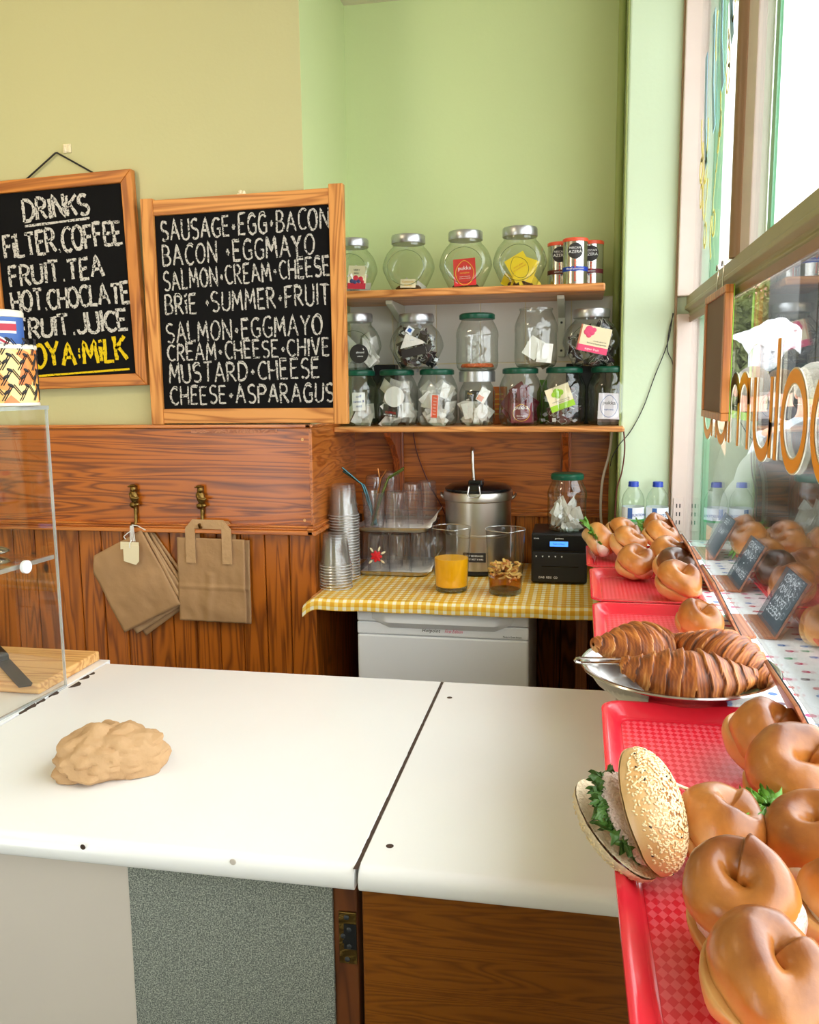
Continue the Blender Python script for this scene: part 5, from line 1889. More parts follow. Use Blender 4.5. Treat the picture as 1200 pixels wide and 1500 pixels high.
# coffee tins
def coffee_tin(label, x, y, band_mat, word):
    t = thing('coffee_tin', label, 'tin', (x, y, ZUp), group='coffee tins on the upper shelf')
    R, H2 = .0372, .126
    B().lathe([(R, 0), (R * 1.02, .003), (R, .006), (R, H2), (R, H2 + .001)], 40).obj('body', 'steel', t, 30)
    B().lathe([(R, H2), (R * 1.03, H2 + .001), (R * 1.03, H2 + .009), (R * .97, H2 + .011), (0, H2 + .011)], 40, cap1=False).obj('lid', 'red_orange', t, 30)
    B().lathe([(R + .0004, .040), (R + .0004, .053)], 40, cap0=False, cap1=False).obj('band', band_mat, t, True)
    b = B()
    def disc(rad, ry, a0=-PI / 2):
        def f(u, v):
            a = 2 * PI * u
            s_ = rad * v * math.cos(a)
            th = a0 + s_ / R
            return ((R + ry) * math.cos(th), (R + ry) * math.sin(th), .098 + rad * v * math.sin(a))
        return f
    b.grid(disc(.023, .0006), 30, 8)
    b.obj('emblem', 'ink_dark', t, True)
    text('lettering', 'NESCAFE', .0085, 'ink_white', t, (0, -R - .0012, .106), (PI / 2, 0, 0), .0002)
    text('lettering', 'AZERA', .0125, 'ink_white', t, (0, -R - .0012, .095), (PI / 2, 0, 0), .0002)
    text('lettering', word, .0075, 'ink_white', t, (0, -R - .0010, .0465), (PI / 2, 0, 0), .0002)
    b = B()
    for i in range(7):
        b.ball((.000, -R - .0003, .070 - i * .0085 if i < 3 else .034 - (i - 3) * .007), (.0022, .0006, .004), 8, 6)
    b.obj('printed_spoon', 'red_orange', t, True)


coffee_tin('steel coffee tin with brown band, left and behind in the group of tins', -.068, 2.800, 'cable_brown', 'americano')
coffee_tin('steel coffee tin with blue band at the front of the group of tins', -.021, 2.735, 'plastic_blue', 'decaff americano')
coffee_tin('steel coffee tin with purple band, right and behind in the group of tins', .026, 2.800, 'packet_maroon', 'espresso')

# dark boxes and a packet standing behind the bottom tier
tag(B().box(-.075, -.03, 0, .02, .03, .196).obj('speaker_box', 'black', None, loc=(-.622, 2.872, ZL), bevel=.003), 'black box behind the jars near the menu board', 'box')
tag(B().box(-.08, -.03, 0, .045, .03, .190).obj('speaker_box', 'black', None, loc=(.035, 2.872, ZL), bevel=.003), 'black box behind the jars at the pilaster end', 'box')
t = thing('carton', 'orange carton standing behind the silver-lidded jar', 'carton', (-.256, 2.86, ZL))
B().box(-.022, -.02, 0, .022, .02, .120).obj('box', 'packet_orange', t, bevel=.002)
for i in range(5):
    B().box(-.015, -.0206, .03 + i * .016, .012, -.0199, .034 + i * .016).obj('printed_line', 'ink_gold', t)
tag(B().lathe([(.018, 0), (.02, .004), (.02, .10), (.012, .12), (.012, .14)], 20).obj('bottle', 'leaf_green', None, True, loc=(-.118, 2.875, ZL)), 'slim green bottle behind the maroon packet jar', 'bottle')

# ---------------------------------------------------------------- acrylic display case, board, tins
t = thing('display_case', 'clear acrylic display case on the white worktop at the left', 'display case', (-1.025, 1.545, .9005), (0, 0, math.radians(-4)))
HC = .566
B().box(-.004, -.80, 0, 0, 0, HC).obj('side_panel', 'acrylic', t)
B().box(-.46, -.80, HC, .002, .003, HC + .005).obj('top_panel', 'acrylic', t)
B().box(-.46, -.80, 0, -.456, 0, HC).obj('side_panel', 'acrylic', t)
B().box(-.455, -.78, .268, -.006, -.002, .273).obj('middle_shelf', 'acrylic', t)
b = B().box(-.0045, -.0015, 0, .0008, .0012, HC).box(-.0045, -.80, HC - .002, .0022, .0032, HC + .0055).box(-.0045, -.80, 0, .001, .0, .004).box(-.012, -.78, .266, -.006, -.002, .274)
b.obj('polished_edge', 'acrylic_edge', t)
b = B().lathe([(.011, 0), (.0125, .002), (.0125, .009), (.010, .011), (.004, .0105)], 24, cap1=True, mat=Matrix.Translation((.0005, -.100, .270)) @ Matrix.Rotation(PI / 2, 4, 'Y'))
b.obj('knob', 'white_enamel', t, True)
# tongs with scalloped heads lying on the case shelf
t = thing('serving_tongs', 'metal tongs with fluted ends on the shelf of the acrylic case', 'tongs', (-1.075, 1.42, 1.176), (0, 0, -.10))
for s_, z in ((1, .010), (-1, .030)):
    b = B().grid(lambda u, v: (-.20 + .16 * u, -.010 + .020 * v, z + .012 * (1 - u) * -s_ * .3), 8, 3)
    b.obj('arm', 'steel', t, True, solid=.0015)
    b = B().ball((0, 0, z), (.034, .022, .008), 24, 10, fn=lambda p: Vector((p.x, p.y * (1 + .10 * math.cos(p.x * 420)), p.z)))
    b.obj('fluted_end', 'steel', t, True)
t = thing('chopping_board', 'wooden chopping board behind the acrylic case', 'chopping board', (-1.18, 1.60, .9006))
B().box(-.20, -.112, 0, .132, .113, .022).obj('board', 'board_wood', t, bevel=.004)
t = thing('knife', 'knife with worn dark blade lying on the chopping board', 'knife', (-1.145, 1.545, .9235), (0, 0, -.74))
b = B().prism([(-.10, -.014), (.11, -.014), (.115, .008), (.10, .014), (-.10, .014)], 0, .0018)
b.obj('blade', 'knife_dark', t)
B().box(-.20, -.012, 0, -.09, .012, .016).obj('handle', 'black', t, bevel=.004)

ZC = .9005 + HC + .0062
t = thing('patterned_tin', 'larger orange patterned tin on top of the acrylic case', 'tin', (-1.074, 1.490, ZC))
RT_, HT = .059, .112
B().lathe([(RT_, 0), (RT_ * 1.015, .002), (RT_, .005), (RT_, HT - .006)], 48).obj('body', 'tin_pattern', t, 30)
B().lathe([(RT_ * 1.0, HT - .008), (RT_ * 1.03, HT - .006), (RT_ * 1.03, HT), (RT_ * .99, HT + .002), (0, HT + .002)], 48, cap1=False).obj('lid', 'tin_rim', t, 30)
B().lathe([(RT_ * 1.01, .0), (RT_ * 1.03, .001), (RT_ * 1.03, .004), (RT_ * 1.01, .006)], 48).obj('base_rim', 'tin_rim', t, True)
onT = lambda a, z, e=.0008: ((RT_ + e) * math.cos(a), (RT_ + e) * math.sin(a), z)
b = B()
for i in range(12):
    a0 = -PI + i * PI / 6
    for r in range(4):
        z0 = .010 + r * .028
        for off in (0, .07):
            b.tube([onT(a0 + off + .26 * q / 5, z0 + .026 * q / 5) for q in range(6)], .0009, 4)
            b.tube([onT(a0 + .30 + off + .26 * q / 5, z0 + .030 - .020 * q / 5) for q in range(6)], .0009, 4)
b.obj('line_pattern', 'ink_dark', t, True)
b = B()
for i in range(12):
    a0 = -PI + i * PI / 6
    for r in range(4):
        z0 = .012 + r * .028
        for (da, dz, tilt) in ((.28, .026, .5), (.16, .014, -.6)):
            p = Vector(onT(a0 + da, z0 + dz, .0006))
            m = Matrix.Rotation(a0 + da + PI / 2, 4, 'Z') @ Matrix.Rotation(tilt, 4, 'Y')
            b.ball(p, (.0062, .0012, .0030), 10, 6, mat=m)
b.obj('bean_pattern', 'ink_dark', t, True)
b = B()
def lab(u, v):
    a = -PI / 2 - .12 + (-.44 + .88 * u)
    return onT(a, .040 + .050 * v, .0022)
b.grid(lab, 14, 4)
b.obj('label', 'black', t, True, solid=.0006)
for s_, z in (('COFFEE', .078), ('FINE ROAST', .066), ('GROUND', .058), ('250 g', .048)):
    text('lettering', s_, .011 if z > .07 else .006, 'ink_white', t, (-.006, -RT_ - .0030, z), (PI / 2, 0, 0))
t = thing('flag_tin', 'smaller flag tin in blue, red and white stacked on the patterned tin', 'tin', (-1.082, 1.49, ZC + HT + .0022))
R2, H2 = .047, .054
B().lathe([(R2, 0), (R2, H2)], 48).obj('body', 'label_blue', t, 30)
B().lathe([(R2 * 1.0, H2 - .004), (R2 * 1.03, H2 - .003), (R2 * 1.03, H2 + .006), (R2 * .98, H2 + .009), (0, H2 + .009)], 48, cap1=False).obj('lid', 'tin_rim', t, 30)
def strip(p0, p1, w, e, mat):
    b = B()
    n = 14
    def f(u, v):
        a = p0[0] + (p1[0] - p0[0]) * u
        z = p0[1] + (p1[1] - p0[1]) * u + (v - .5) * w
        return ((R2 + e) * math.cos(a), (R2 + e) * math.sin(a), max(.001, min(H2 - .004, z)))
    b.grid(f, n, 3)
    b.obj('flag_stripe', mat, t, True)
A0 = -PI / 2 - .1
strip((A0 - 1.5, .031), (A0 + 1.5, .031), .022, .0004, 'ink_white')
for sg in (-1, 1):
    strip((A0, .031), (A0 + 1.3, .031 + .036 * sg), .012, .0005, 'ink_white')
    strip((A0, .031), (A0 - 1.3, .031 + .036 * sg), .012, .0005, 'ink_white')
    strip((A0, .031), (A0 + 1.3, .031 + .036 * sg), .005, .0008, 'berry_red')
    strip((A0, .031), (A0 - 1.3, .031 + .036 * sg), .005, .0008, 'berry_red')
strip((A0 - 1.5, .031), (A0 + 1.5, .031), .013, .0010, 'berry_red')
b = B().grid(lambda u, v: ((R2 + .0007) * math.cos(A0 - .20 + .40 * u), (R2 + .0007) * math.sin(A0 - .20 + .40 * u), .001 + (H2 - .006) * v), 8, 2)
b.obj('flag_stripe', 'berry_red', t, True)
b = B().ball((R2 * math.cos(A0 + .15), R2 * math.sin(A0 + .15), .028), (.017, .004, .017), 24, 10)
b.obj('roundel', 'paper_cream', t, True)
text('lettering', 'ENGLISH', .006, 'ink_dark', t, (R2 * math.cos(A0 + .15), -R2 - .0042, .031), (PI / 2, 0, 0))
text('lettering', 'BREAKFAST', .005, 'ink_dark', t, (R2 * math.cos(A0 + .15), -R2 - .0042, .024), (PI / 2, 0, 0))

# ---- sandwich wrapped in brown paper on the long worktop
b = B()
def wrap_fn(p):
    q = Vector((p.x * .078, p.y * .066, p.z * .046))
    a = math.atan2(p.y, p.x)
    f = 1 + .10 * math.cos(2 * a + .6) + .05 * math.cos(3 * a + 1.2)
    cr = abs(nz((p.x * 1.7, p.y * 1.7, p.z * 1.7), 1, 3)) * .017 + abs(nz((p.x, p.y, p.z), 3.6, 4)) * .008
    q = Vector((q.x * f, q.y * f, q.z)) + p.normalized() * (cr - .006)
    q.z = max(q.z + .030, .0006 + .002 * abs(nz((p.x, p.y, 0), 6)))
    low = max(0, .022 - q.z) / .022
    q.x *= 1 + .12 * low * (1 + 1.0 * nz((a * 2.2, 0, 0), 1))
    q.y *= 1 + .10 * low
    return q
b.ball((0, 0, 0), 1, 80, 44, fn=wrap_fn)
t = thing('wrapped_sandwich', 'sandwich wrapped in crumpled brown paper on the white worktop', 'wrapped sandwich', (-.725, 1.195, .9003), (0, 0, .52))
b.obj('paper', 'kraft_light', t, 32)
# ---------------------------------------------------------------- window display: ledge, cloth, trays
ZS = 1.055
t = thing('display_ledge', 'wide ledge along the shop window under the spotted cloth', 'ledge', (.2, 1.48, 0))
B().box(-.115, -1.05, 0, .114, 1.10, ZS - .004).obj('body', 'laminate_cream', t, bevel=.002)
t = thing('bottle_ledge', 'low ledge under the water bottles at the pilaster', 'ledge', (.2, 2.64, 0))
B().box(-.085, -.055, 0, .072, .058, 1.0).obj('body', 'white_gloss', t)
b = B()
def spot(u, v):
    x = .080 + .233 * u
    return (x - .2, .43 + 2.15 * v - 1.5, .0010 + .0006 * nz((x * 20, v * 30, 0), 1))
b.grid(spot, 12, 60)
tag(b.obj('spotted_cloth', 'polka_cloth', None, True, loc=(.2, 1.5, ZS - .0035), solid=.0015), 'white oilcloth with coloured spots along the window ledge', 'cloth')


def tray(label, x0, y0, x1, y1, z, rz=0.0, tx=0.0):
    cx, cy = (x0 + x1) / 2, (y0 + y1) / 2
    t = thing('serving_tray', label, 'tray', (cx, cy, z), (tx, 0, rz), 'red serving trays')
    hx, hy = (x1 - x0) / 2, (y1 - y0) / 2
    b = B()
    lp = []
    for (d, zz, r) in ((.022, .0, .018), (.020, .002, .020), (.006, .019, .026), (.002, .021, .028), (0, .0205, .028), (-.0005, .018, .028), (.001, .0175, .028), (.004, .018, .028), (.0075, .0205, .026), (.020, .0045, .019), (.024, .0030, .017)):
        lp.append([(x, y, zz) for x, y in rrect(-hx + d, -hy + d, hx - d, hy - d, r)])
    lp = lp[5:6] + lp[4:2:-1] + [lp[8]] + lp[9:]
    under = [[(x, y, zz) for x, y in rrect(-hx + d, -hy + d, hx - d, hy - d, r)] for (d, zz, r) in ((.024, 0, .017), (.010, .016, .026), (.003, .0165, .028))]
    loft(b, under + lp, True, True)
    b.obj('rim', 'tray_rim_red', t, 50)
    b = B()
    b.prism(rrect(-hx + .025, -hy + .025, hx - .025, hy - .025, .016), .0028, .0034)
    b.obj('floor', 'tray_floor_red', t)
    return t


tray('red tray farthest back on the window ledge, beneath the rearmost bagels', .022, 2.06, .240, 2.345, ZS)
tray('red tray with three bagels along its window side, fourth from the front', .028, 1.728, .252, 2.045, ZS)
tray('red tray holding one single bagel, behind the croissants', .030, 1.430, .238, 1.712, ZS)
tray('red tray in front of the croissant bowl, two bagels at its window side', .034, .852, .262, 1.140, ZS + .006, 0, .02)
tray('nearest red tray, loaded with filled bagels', .038, .462, .276, .868, ZS, .015)

# ---- bagels
def half(R, hz, seed, up=True, slit=.80, flat=.26, asp=1.0):
    b = B()
    rnd = random.Random(seed)
    p1, p2, p3 = (rnd.uniform(0, 6) for _ in range(3))
    s_ = 1 if up else -1
    def f(u, v):
        t_ = 2 * PI * u
        a = 2 * PI * v
        rt = R * .47 * (1 + .07 * math.cos(2 * t_ + p1) + .07 * math.sin(t_ + p2) + .10 * (u - .5))
        cx, cy = R * .53 * slit * math.cos(t_ + .3), R * .53 * asp * math.sin(t_ + .3)
        n = Vector((math.cos(t_ + .3), math.sin(t_ + .3)))
        x, y = cx + n.x * rt * math.cos(a), cy + n.y * rt * math.cos(a)
        z = hz * math.sin(a) * (1 + .14 * math.sin(t_ + p3) + .16 * (u - .5))
        z = max(z, -flat * hz)
        d = .0012 * nz((x * 60, y * 60, z * 60), 1, seed) + .0034 * nz((x * 24, y * 24, z * 24), 1, seed + 3)
        return (x + d, y + d, s_ * z + d)
    b.grid(f, 64, 26, True, True)
    return b


def leafy(b, rnd, R, n, spread, zz=0.0, L=.026):
    for k in range(n):
        a = spread[0] + (spread[1] - spread[0]) * rnd.random()
        r0 = R * rnd.uniform(.72, .9)
        l = L * rnd.uniform(.6, 1.1)
        w = rnd.uniform(.0022, .0055)
        droop = rnd.uniform(-.4, .9)
        c, s_ = math.cos(a), math.sin(a)
        tw = rnd.uniform(-.8, .8)
        def f(u, v):
            q = r0 + l * u
            off = (v - .5) * 2 * w * math.sin(PI * min(1, u * .9 + .08)) * (1 + .4 * math.sin(u * 14))
            bend = tw * l * u * u
            return (c * q - s_ * (off + bend), s_ * q + c * (off + bend), zz + .003 * math.sin(v * 6 + k) - droop * l * u * u * .6 + rnd.uniform(-.0006, .0006))
        b.grid(f, 9, 4)


def bagel(label, loc, R, rot, seed, fill_mat=None, leaves=None, tom=None, crustm='bagel_crust', slit=.80, gap=.010, leafcol='leaf_green', asp=1.0, group='filled bagels', hz=.030, fillside=None, cat='bagel'):
    t = thing('bagel', label, cat, loc, rot, group)
    rnd = random.Random(seed)
    half(R, hz, seed, True, slit, asp=asp).obj('top_half', crustm, t, 'all', loc=(0, 0, gap / 2 + .003), weld=False)
    half(R * .94, .020, seed + 50, False, .9, asp=asp).obj('bottom_half', 'bagel_under', t, 'all', loc=(0, .003, -gap / 2 - .003))
    if fill_mat:
        b = B()
        fs = fillside if fillside is not None else 5.2
        def f(u, v):
            a = 2 * PI * u
            bul = math.exp(-(math.atan2(math.sin(a - fs), math.cos(a - fs)) / .9) ** 2)
            th = (v - .5) * PI
            r = R * (.78 + .34 * bul) * (math.cos(th) * .25 + .75 if abs(v - .5) < .5 else .0)
            r *= 1 + .05 * nz((math.cos(a) * 4, math.sin(a) * 4, v * 4), 1, seed)
            z = (gap * .75 + .007 * bul) * math.sin(th) + .003 * nz((a * 3, v * 4, seed), 1)
            if v < .02 or v > .98:
                r = 0
            return (r * .98 * math.cos(a), r * asp * math.sin(a), z)
        b.grid(f, 48, 13, True, False)
        b.obj('filling', fill_mat, t, True)
    if tom:
        for k, a in enumerate(tom):
            b = B().lathe([(.0, -.0028), (.019, -.0026), (.021, 0), (.019, .0026), (0, .0028)], 24, mat=Matrix.Translation((math.cos(a) * R * .62, math.sin(a) * R * .62, -.001 + .002 * k)) @ Matrix.Rotation(.12, 4, 'X'))
            b.obj('tomato_slice', 'tomato', t, True)
    if leaves:
        b = B()
        leafy(b, rnd, R, leaves[0] * 2, leaves[1:3])
        b.obj('salad_leaves', leafcol, t, 'all')
    return t


bz = ZS + .047
bagel('nearest large bagel at the foot of the picture on the front tray', (.130, .568, bz - .002), .0470, (.36, .0, .35), 101, None, (9, 5.2, 6.4), None, gap=.003, slit=.72, leafcol='leaf_dark')
bagel('bagel with pink tuna filling just behind the nearest one', (.126, .650, bz), .0440, (.20, -.38, .75), 102, 'tuna', (5, 3.4, 4.4), None, slit=.78, gap=.030, fillside=4.9, leafcol='leaf_purple')
bagel('plain golden bagel to the right of the sesame roll', (.126, .776, bz - .002), .0420, (.55, .05, .95), 103, None, (8, 4.9, 6.4), None, slit=.76)
bagel('bagel at the window edge with salad, right of the plain golden one', (.212, .760, bz), .0430, (.42, -.10, -.9), 104, 'cream_cheese', (8, 2.6, 4.6), None, slit=.98)
bagel('bagel cut off by the right edge, behind the nearest one', (.205, .660, bz - .004), .0400, (.40, 0, 1.4), 105, 'cream_cheese', (5, 3.6, 5.4), None, slit=.80)
bagel('broad bagel with pink filling second from the back of the front trays', (.222, .876, bz + .002), .0540, (.34, -.15, .5), 106, 'tuna', (3, 4.5, 5.0), None, slit=1.02, gap=.026, leafcol='leaf_purple', fillside=4.2)
bagel('rearmost bagel beside the croissant bowl with shiny darker crust', (.208, .984, bz), .0440, (.62, -.05, .9), 107, 'tuna', None, None, slit=1.0)
b = B()
rnd = random.Random(8)
leafy(b, rnd, .012, 34, (0, 6.28), .012, .05)
tag(b.obj('salad_leaves', 'leaf_dark', None, 'all', loc=(.176, .552, ZS + .034)), 'loose green salad leaves beside the nearest large bagel', 'salad', kind='stuff')
b = B()
leafy(b, rnd, .006, 44, (0, 6.28), .010, .034)
tag(b.obj('salad_leaves', 'leaf_green', None, 'all', loc=(.172, .785, ZS + .056)), 'tuft of frilly green salad between the bagels', 'salad', kind='stuff')

# sesame roll lying on its side, open to the left
t = thing('sesame_bagel', 'sesame seeded bagel with rocket lying open on its side over the tray edge', 'bagel', (.051, .766, ZS + .055), (0, 0, 0))
def seeds(b, R, hz, n, seed, sgn, dark=0):
    rnd = random.Random(seed)
    k = 0
    while k < n:
        x, y = rnd.uniform(-1, 1), rnd.uniform(-1, 1)
        r = math.hypot(x, y)
        if r > .985:
            continue
        z = hz * math.sqrt(max(0, 1 - r ** 2.4))
        px, py = R * .64 * x, R * y
        nv = Vector((x * .9 / (R * .66), y / R, .55 * z / hz / hz * (1.1 - r * .5) + .0001)).normalized()
        m = nv.to_track_quat('Z', 'Y').to_matrix().to_4x4() @ Matrix.Rotation(rnd.uniform(0, 6), 4, 'Z')
        b.ball((px, py, sgn * z), (.0017, .0010, .0006), 6, 4, mat=m if sgn > 0 else Matrix.Scale(-1, 4, (0, 0, 1)) @ m)
        k += 1
    return b
def dome(b, R, hz, sgn):
    def f(u, v):
        a = 2 * PI * u
        r = math.sin(v * PI / 2)
        z = hz * math.sqrt(max(0, 1 - r ** 2.4))
        dip = -.35 * hz * math.exp(-(r / .22) ** 2)
        d = .0012 * nz((r * math.cos(a) * 4, r * math.sin(a) * 4, 0), 1, 9)
        return (R * .64 * r * math.cos(a), R * r * math.sin(a), sgn * (z + dip + d))
    b.grid(f, 48, 20, True, False)
    def g(u, v):
        a = 2 * PI * u
        return (R * .64 * v * math.cos(a), R * v * math.sin(a), -sgn * .002)
    b.grid(g, 48, 6, True, False)
    return b
RS = .0565
def pose(n, l):
    n = Vector(n).normalized()
    l = Vector(l)
    l = (l - n * l.dot(n)).normalized()
    return Matrix((l.cross(n), l, n)).transposed().to_euler()
LAX = (-.42, .62, .62)
mt = pose((.80, -.36, .50), LAX)
mm = pose((.66, -.28, .70), LAX)
top = dome(B(), RS, .030, 1).obj('top_half', 'sesame_crust', t, 'all', loc=(.014, -.004, .010), rot=mt)
seeds(B(), RS * 1.005, .0305, 1500, 1, 1).obj('sesame_seeds', 'sesame', top, 'all')['kind'] = 'stuff'
seeds(B(), RS * 1.005, .0307, 26, 5, 1).obj('poppy_seeds', 'poppy', top, 'all')['kind'] = 'stuff'
mb = pose((.50, -.20, .85), LAX)
bot = dome(B(), RS * .96, .020, -1).obj('bottom_half', 'crumb_bread', t, 'all', loc=(-.012, .002, -.012), rot=mb)
seeds(B(), RS * .965, .0205, 340, 2, -1).obj('sesame_seeds', 'sesame', bot, 'all')['kind'] = 'stuff'
b = B().ball((0, 0, .006), (RS * .56, RS * .82, .010), 24, 12, fn=lambda p: p + Vector((0, 0, .004 * nz(p * 90, 1))))
b.obj('filling', 'tuna', t, True, loc=(-.003, .002, -.004), rot=mm)
b = B()
rnd = random.Random(14)
leafy(b, rnd, RS * .72, 30, (1.2, 4.6), .006, .016)
leafy(b, rnd, RS * .58, 26, (1.2, 4.6), .003, .018)
b.obj('rocket_leaves', 'leaf_dark', t, 'all', loc=(-.004, .002, -.002), rot=mm)
B().tube([(.03, .02, .030), (.092, .046, -.004)], .0016, 6).obj('cocktail_stick', 'paper_cream', t, True)

# the single bagel and the rear group
bagel('single bagel alone on the middle red tray', (.212, 1.548, ZS + .030), .0440, (.40, -.12, .6), 111, None, None, None, slit=.74, gap=.002, group='bagels farther back')
rear = [
    ('bagel with green salad hanging over the tray end beside the radio', (.050, 2.235, ZS + .052), .047, (.25, 1.0, .35), 121, 'cream_cheese', (16, 2.2, 4.4), None, .86),
    ('rear bagel with tomato in front of the left water bottle', (.112, 2.30, ZS + .056), .047, (.75, .30, .9), 122, None, (5, -.8, .8), (5.8, .2), .84),
    ('bagel propped on the one with tomato in front of the left bottle', (.120, 2.20, ZS + .050), .045, (.60, .45, .8), 123, None, None, (5.6,), .84),
    ('bagel with salmon filling at the left end of the fourth tray', (.126, 2.005, ZS + .040), .046, (.42, .20, .4), 124, 'salmon_pink', None, None, .80),
    ('rear bagel in front of the right water bottle', (.206, 2.36, ZS + .060), .044, (.55, .10, .4), 125, None, (4, 2.2, 3.4), None, .84),
    ('bagel leaning on the one before the right water bottle', (.203, 2.255, ZS + .056), .047, (.62, .30, .9), 126, None, (5, -.9, .3), (5.5, 6.0), .86),
    ('third bagel from the back in the row beside the signs', (.205, 2.07, ZS + .050), .047, (.60, .20, .7), 127, None, None, (5.6,), .86),
    ('dark baked bagel behind the front one of the row beside the signs', (.206, 1.935, ZS + .046), .046, (.72, .10, .7), 128, None, None, None, .86),
    ('front bagel of the row beside the signs, with salmon showing', (.202, 1.818, ZS + .040), .047, (.44, .05, .8), 129, 'salmon_pink', None, (5.0,), .80),
]
for lb, lo, R, ro, sd, fm, lv, tm, sl in rear:
    bagel(lb, lo, R, ro, sd, fm, lv, tm, 'bagel_dark' if sd == 128 else 'bagel_crust', sl, group='bagels farther back')

# ---- croissants in a steel dish
t = thing('steel_dish', 'round stainless steel dish holding three croissants', 'dish', (.145, 1.252, ZS))
b = B()
pr = [(.085, .0), (.092, .002), (.118, .022), (.131, .041), (.137, .0425), (.1385, .0445), (.137, .0465), (.130, .0455), (.117, .026), (.091, .006), (.0, .005)]
b.lathe(pr, 72, cap1=False)
b.obj('dish', 'steel', t, 50)


def croissant(label, loc, L, r0, bend, rot, seed, N=9):
    b = B()
    lay = None
    bk = []
    nu, nv = 150, 40
    def f(u, v):
        s_ = u
        th = 2 * PI * v
        q = .25 + abs(s_ - .5) * N * (1 + .35 * abs(s_ - .5)) + .34 * math.sin(th + 1.2) + .20 * nz((s_ * 7, math.cos(th) * 1.5, math.sin(th) * 1.5), 1, seed)
        fr = q - math.floor(q)
        lump = (1 - fr) ** 1.6
        prof = .20 + .80 * max(0, math.sin(PI * (.05 + .90 * s_))) ** 1.5
        r = r0 * prof * (.92 + .13 * lump + .010 * math.sin(fr * 26 + 3 * nz((s_ * 20, th, 0), 1))) * (1 + .03 * nz((s_ * 16, math.cos(th) * 2, math.sin(th) * 2), 1, seed))
        if s_ < .012 or s_ > .988:
            r *= .3
        x = (s_ - .5) * L
        y = bend * (4 * (s_ - .5) ** 2)
        z = r * math.sin(th) * .92
        y += r * math.cos(th) * 1.08
        z = max(z, -.55 * r0)
        bk.append(min(1, max(0, .52 + .30 * (fr ** 4) - .30 * math.exp(-(fr / .10) ** 2) + .10 * math.sin(fr * 26 + 3 * nz((s_ * 20, th, 0), 1)) + .14 * math.sin(th))))  # baked colour plus painted crease shade and highlights on the layer edges
        return (x, y, z)
    b.grid(f, nu, nv, False, True)
    bmesh.ops.recalc_face_normals(b.bm, faces=b.bm.faces)
    o = b.obj('croissant', 'croissant_crust', None, 'all', loc=loc, rot=rot)
    at = o.data.attributes.new('bake_shade', 'FLOAT', 'POINT')
    for i, v in enumerate(bk):
        at.data[i].value = v
    return tag(o, label, 'croissant', 'croissants in the steel dish')


croissant('front croissant lying across the steel dish', (.153, 1.185, ZS + .047), .186, .043, .022, (.35, .06, .06), 1)
croissant('back left croissant in the steel dish', (.100, 1.305, ZS + .052), .158, .042, .020, (.2, .10, .62), 2)
croissant('back right croissant in the steel dish pointing at the viewer', (.216, 1.285, ZS + .050), .178, .041, -.016, (.1, .12, -.80), 3)
t = thing('tongs', 'steel tongs resting on the left rim of the croissant dish', 'tongs', (.010, 1.235, ZS + .049), (0, 0, .12))
B().box(-.006, -.010, 0, .090, -.0015, .0015).obj('arm', 'steel', t, bevel=.0005)
B().box(-.006, -.010, .007, .090, -.0015, .0085).obj('arm', 'steel', t, bevel=.0005)
B().tube([(-.004, -.006, .0008), (-.010, -.006, .002), (-.012, -.006, .0045), (-.010, -.006, .007), (-.004, -.006, .008)], .0022, 8).obj('spring', 'steel', t, True)

# ---- L-shaped price signs, slate side towards the street
def sign(label, y0, y1, lines):
    t = thing('price_sign', label, 'sign', (.288, (y0 + y1) / 2, ZS - .0005), group='slate price signs')
    hw = (y1 - y0) / 2
    sl = Vector((-.051, 0, .100)).normalized()
    ang = math.atan2(.051, .100)
    M = Matrix.Rotation(-ang, 4, 'Y')
    B().box(-.0045, -hw, 0, 0, hw, .113, M).obj('back_board', 'sign_wood', t, bevel=.0008)
    f = B().box(.0002, -hw + .0002, .004, .0016, hw - .0002, .1128, M).obj('slate', 'slate_blue', t)
    B().box(-.002, -hw, 0, .0235, hw, .005).obj('foot', 'sign_wood', t, bevel=.0008)
    if not lines:
        return
    b = B()
    rnd = random.Random(len(label))
    n = max(3, len(lines))
    hh = .0135
    for i, s_ in enumerate(lines):
        z = .091 - i * (.085 / n)
        w = min(hw * 1.7, len(s_) * .0150)
        hand(b, s_, (-w / 2, z), (w / 2, z), hh, .0021, lambda u, v: tuple(M @ Vector((.0021, u, v))), rnd)
    b.obj('lettering', 'chalk_sign', t)


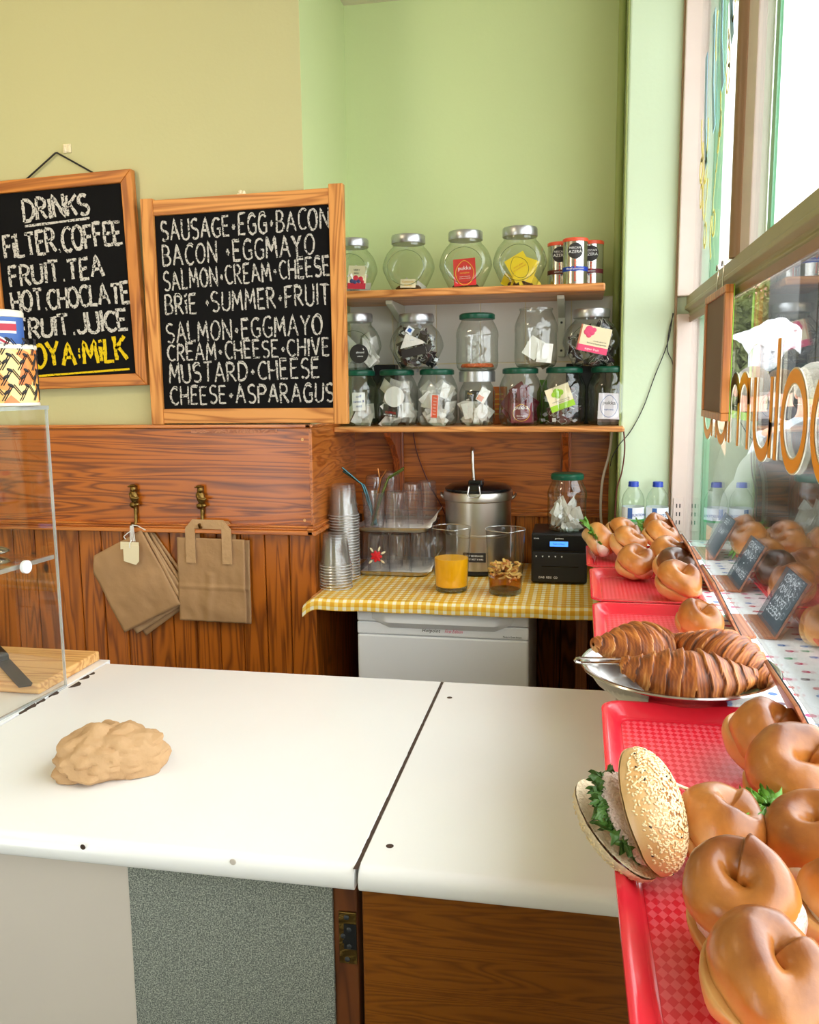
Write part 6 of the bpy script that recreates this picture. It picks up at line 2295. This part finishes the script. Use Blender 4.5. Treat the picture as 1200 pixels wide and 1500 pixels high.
sign('wood-backed slate sign nearest the water bottles', 2.282, 2.440, ['EGG', 'MAYO'])
sign('wood-backed slate sign beside the front bagel of the rear row', 1.925, 2.075, ['SMOKED', 'SALMON', '+', 'EGG.MAYO'])
sign('wood-backed slate sign beside the single bagel', 1.568, 1.722, ['SMOKED', 'SALMON', 'CREAM', 'CHEESE'])
sign('wood-backed slate sign at the right edge beside the croissant dish', .960, 1.122, [])

# ---- water bottles in front of the pilaster
def bottle(label, x, y):
    t = thing('water_bottle', label, 'bottle', (x, y, 1.0005), group='water bottles')
    pr = [(.026, 0), (.031, .003), (.033, .012), (.0322, .020), (.033, .028), (.0318, .036), (.033, .044), (.0316, .052), (.033, .060), (.0316, .068), (.033, .076), (.0330, .090), (.0325, .092), (.0325, .146), (.0330, .149), (.0325, .160), (.028, .176), (.019, .190), (.0135, .196), (.0135, .200)]
    g = B().lathe(pr, 40).obj('bottle', 'pet_bottle', t, 50)
    B().lathe([(.0329, .101), (.0329, .138)], 40, cap0=False, cap1=False).obj('label', 'label_white', t, True)
    B().lathe([(.0331, .096), (.0331, .103)], 40, cap0=False, cap1=False, mod=lambda a, z: 1).obj('label_hills', 'label_green', t, True)
    b = B().grid(lambda u, v: (.0333 * math.cos(-2.1 + .42 * u), .0333 * math.sin(-2.1 + .42 * u), .105 + .032 * v), 8, 3)
    b.obj('label_panel', 'label_blue', t, True)
    text('lettering', 'BUXTON', .011, 'ink_blue', t, (.014, -.0312, .116), (PI / 2, 0, .42), .0002)
    B().lathe([(.0155, .198), (.0155, .201), (.0148, .202), (.0148, .211), (.0135, .213), (0, .213)], 30, cap1=False, mod=lambda a, z: 1 + .015 * math.cos(24 * a)).obj('cap', 'plastic_blue', t, True)


bottle('left water bottle with blue cap in front of the pilaster', .161, 2.655)
bottle('right water bottle with blue cap next to the window frame', .231, 2.655)

# small sockets plate at the foot of the window frame
t = thing('socket_plate', 'small white plate with dark slots at the foot of the window frame', 'plate', (.292, 2.6675, 1.115))
B().box(-.014, -.004, -.05, .014, 0, .05).obj('plate', 'frame_pink', t, bevel=.001)
for z in (-.03, -.005, .02):
    B().box(-.006, -.0045, z, -.003, -.0035, z + .012).obj('slot', 'ink_dark', t)
    B().box(.003, -.0045, z, .006, -.0035, z + .012).obj('slot', 'ink_dark', t)
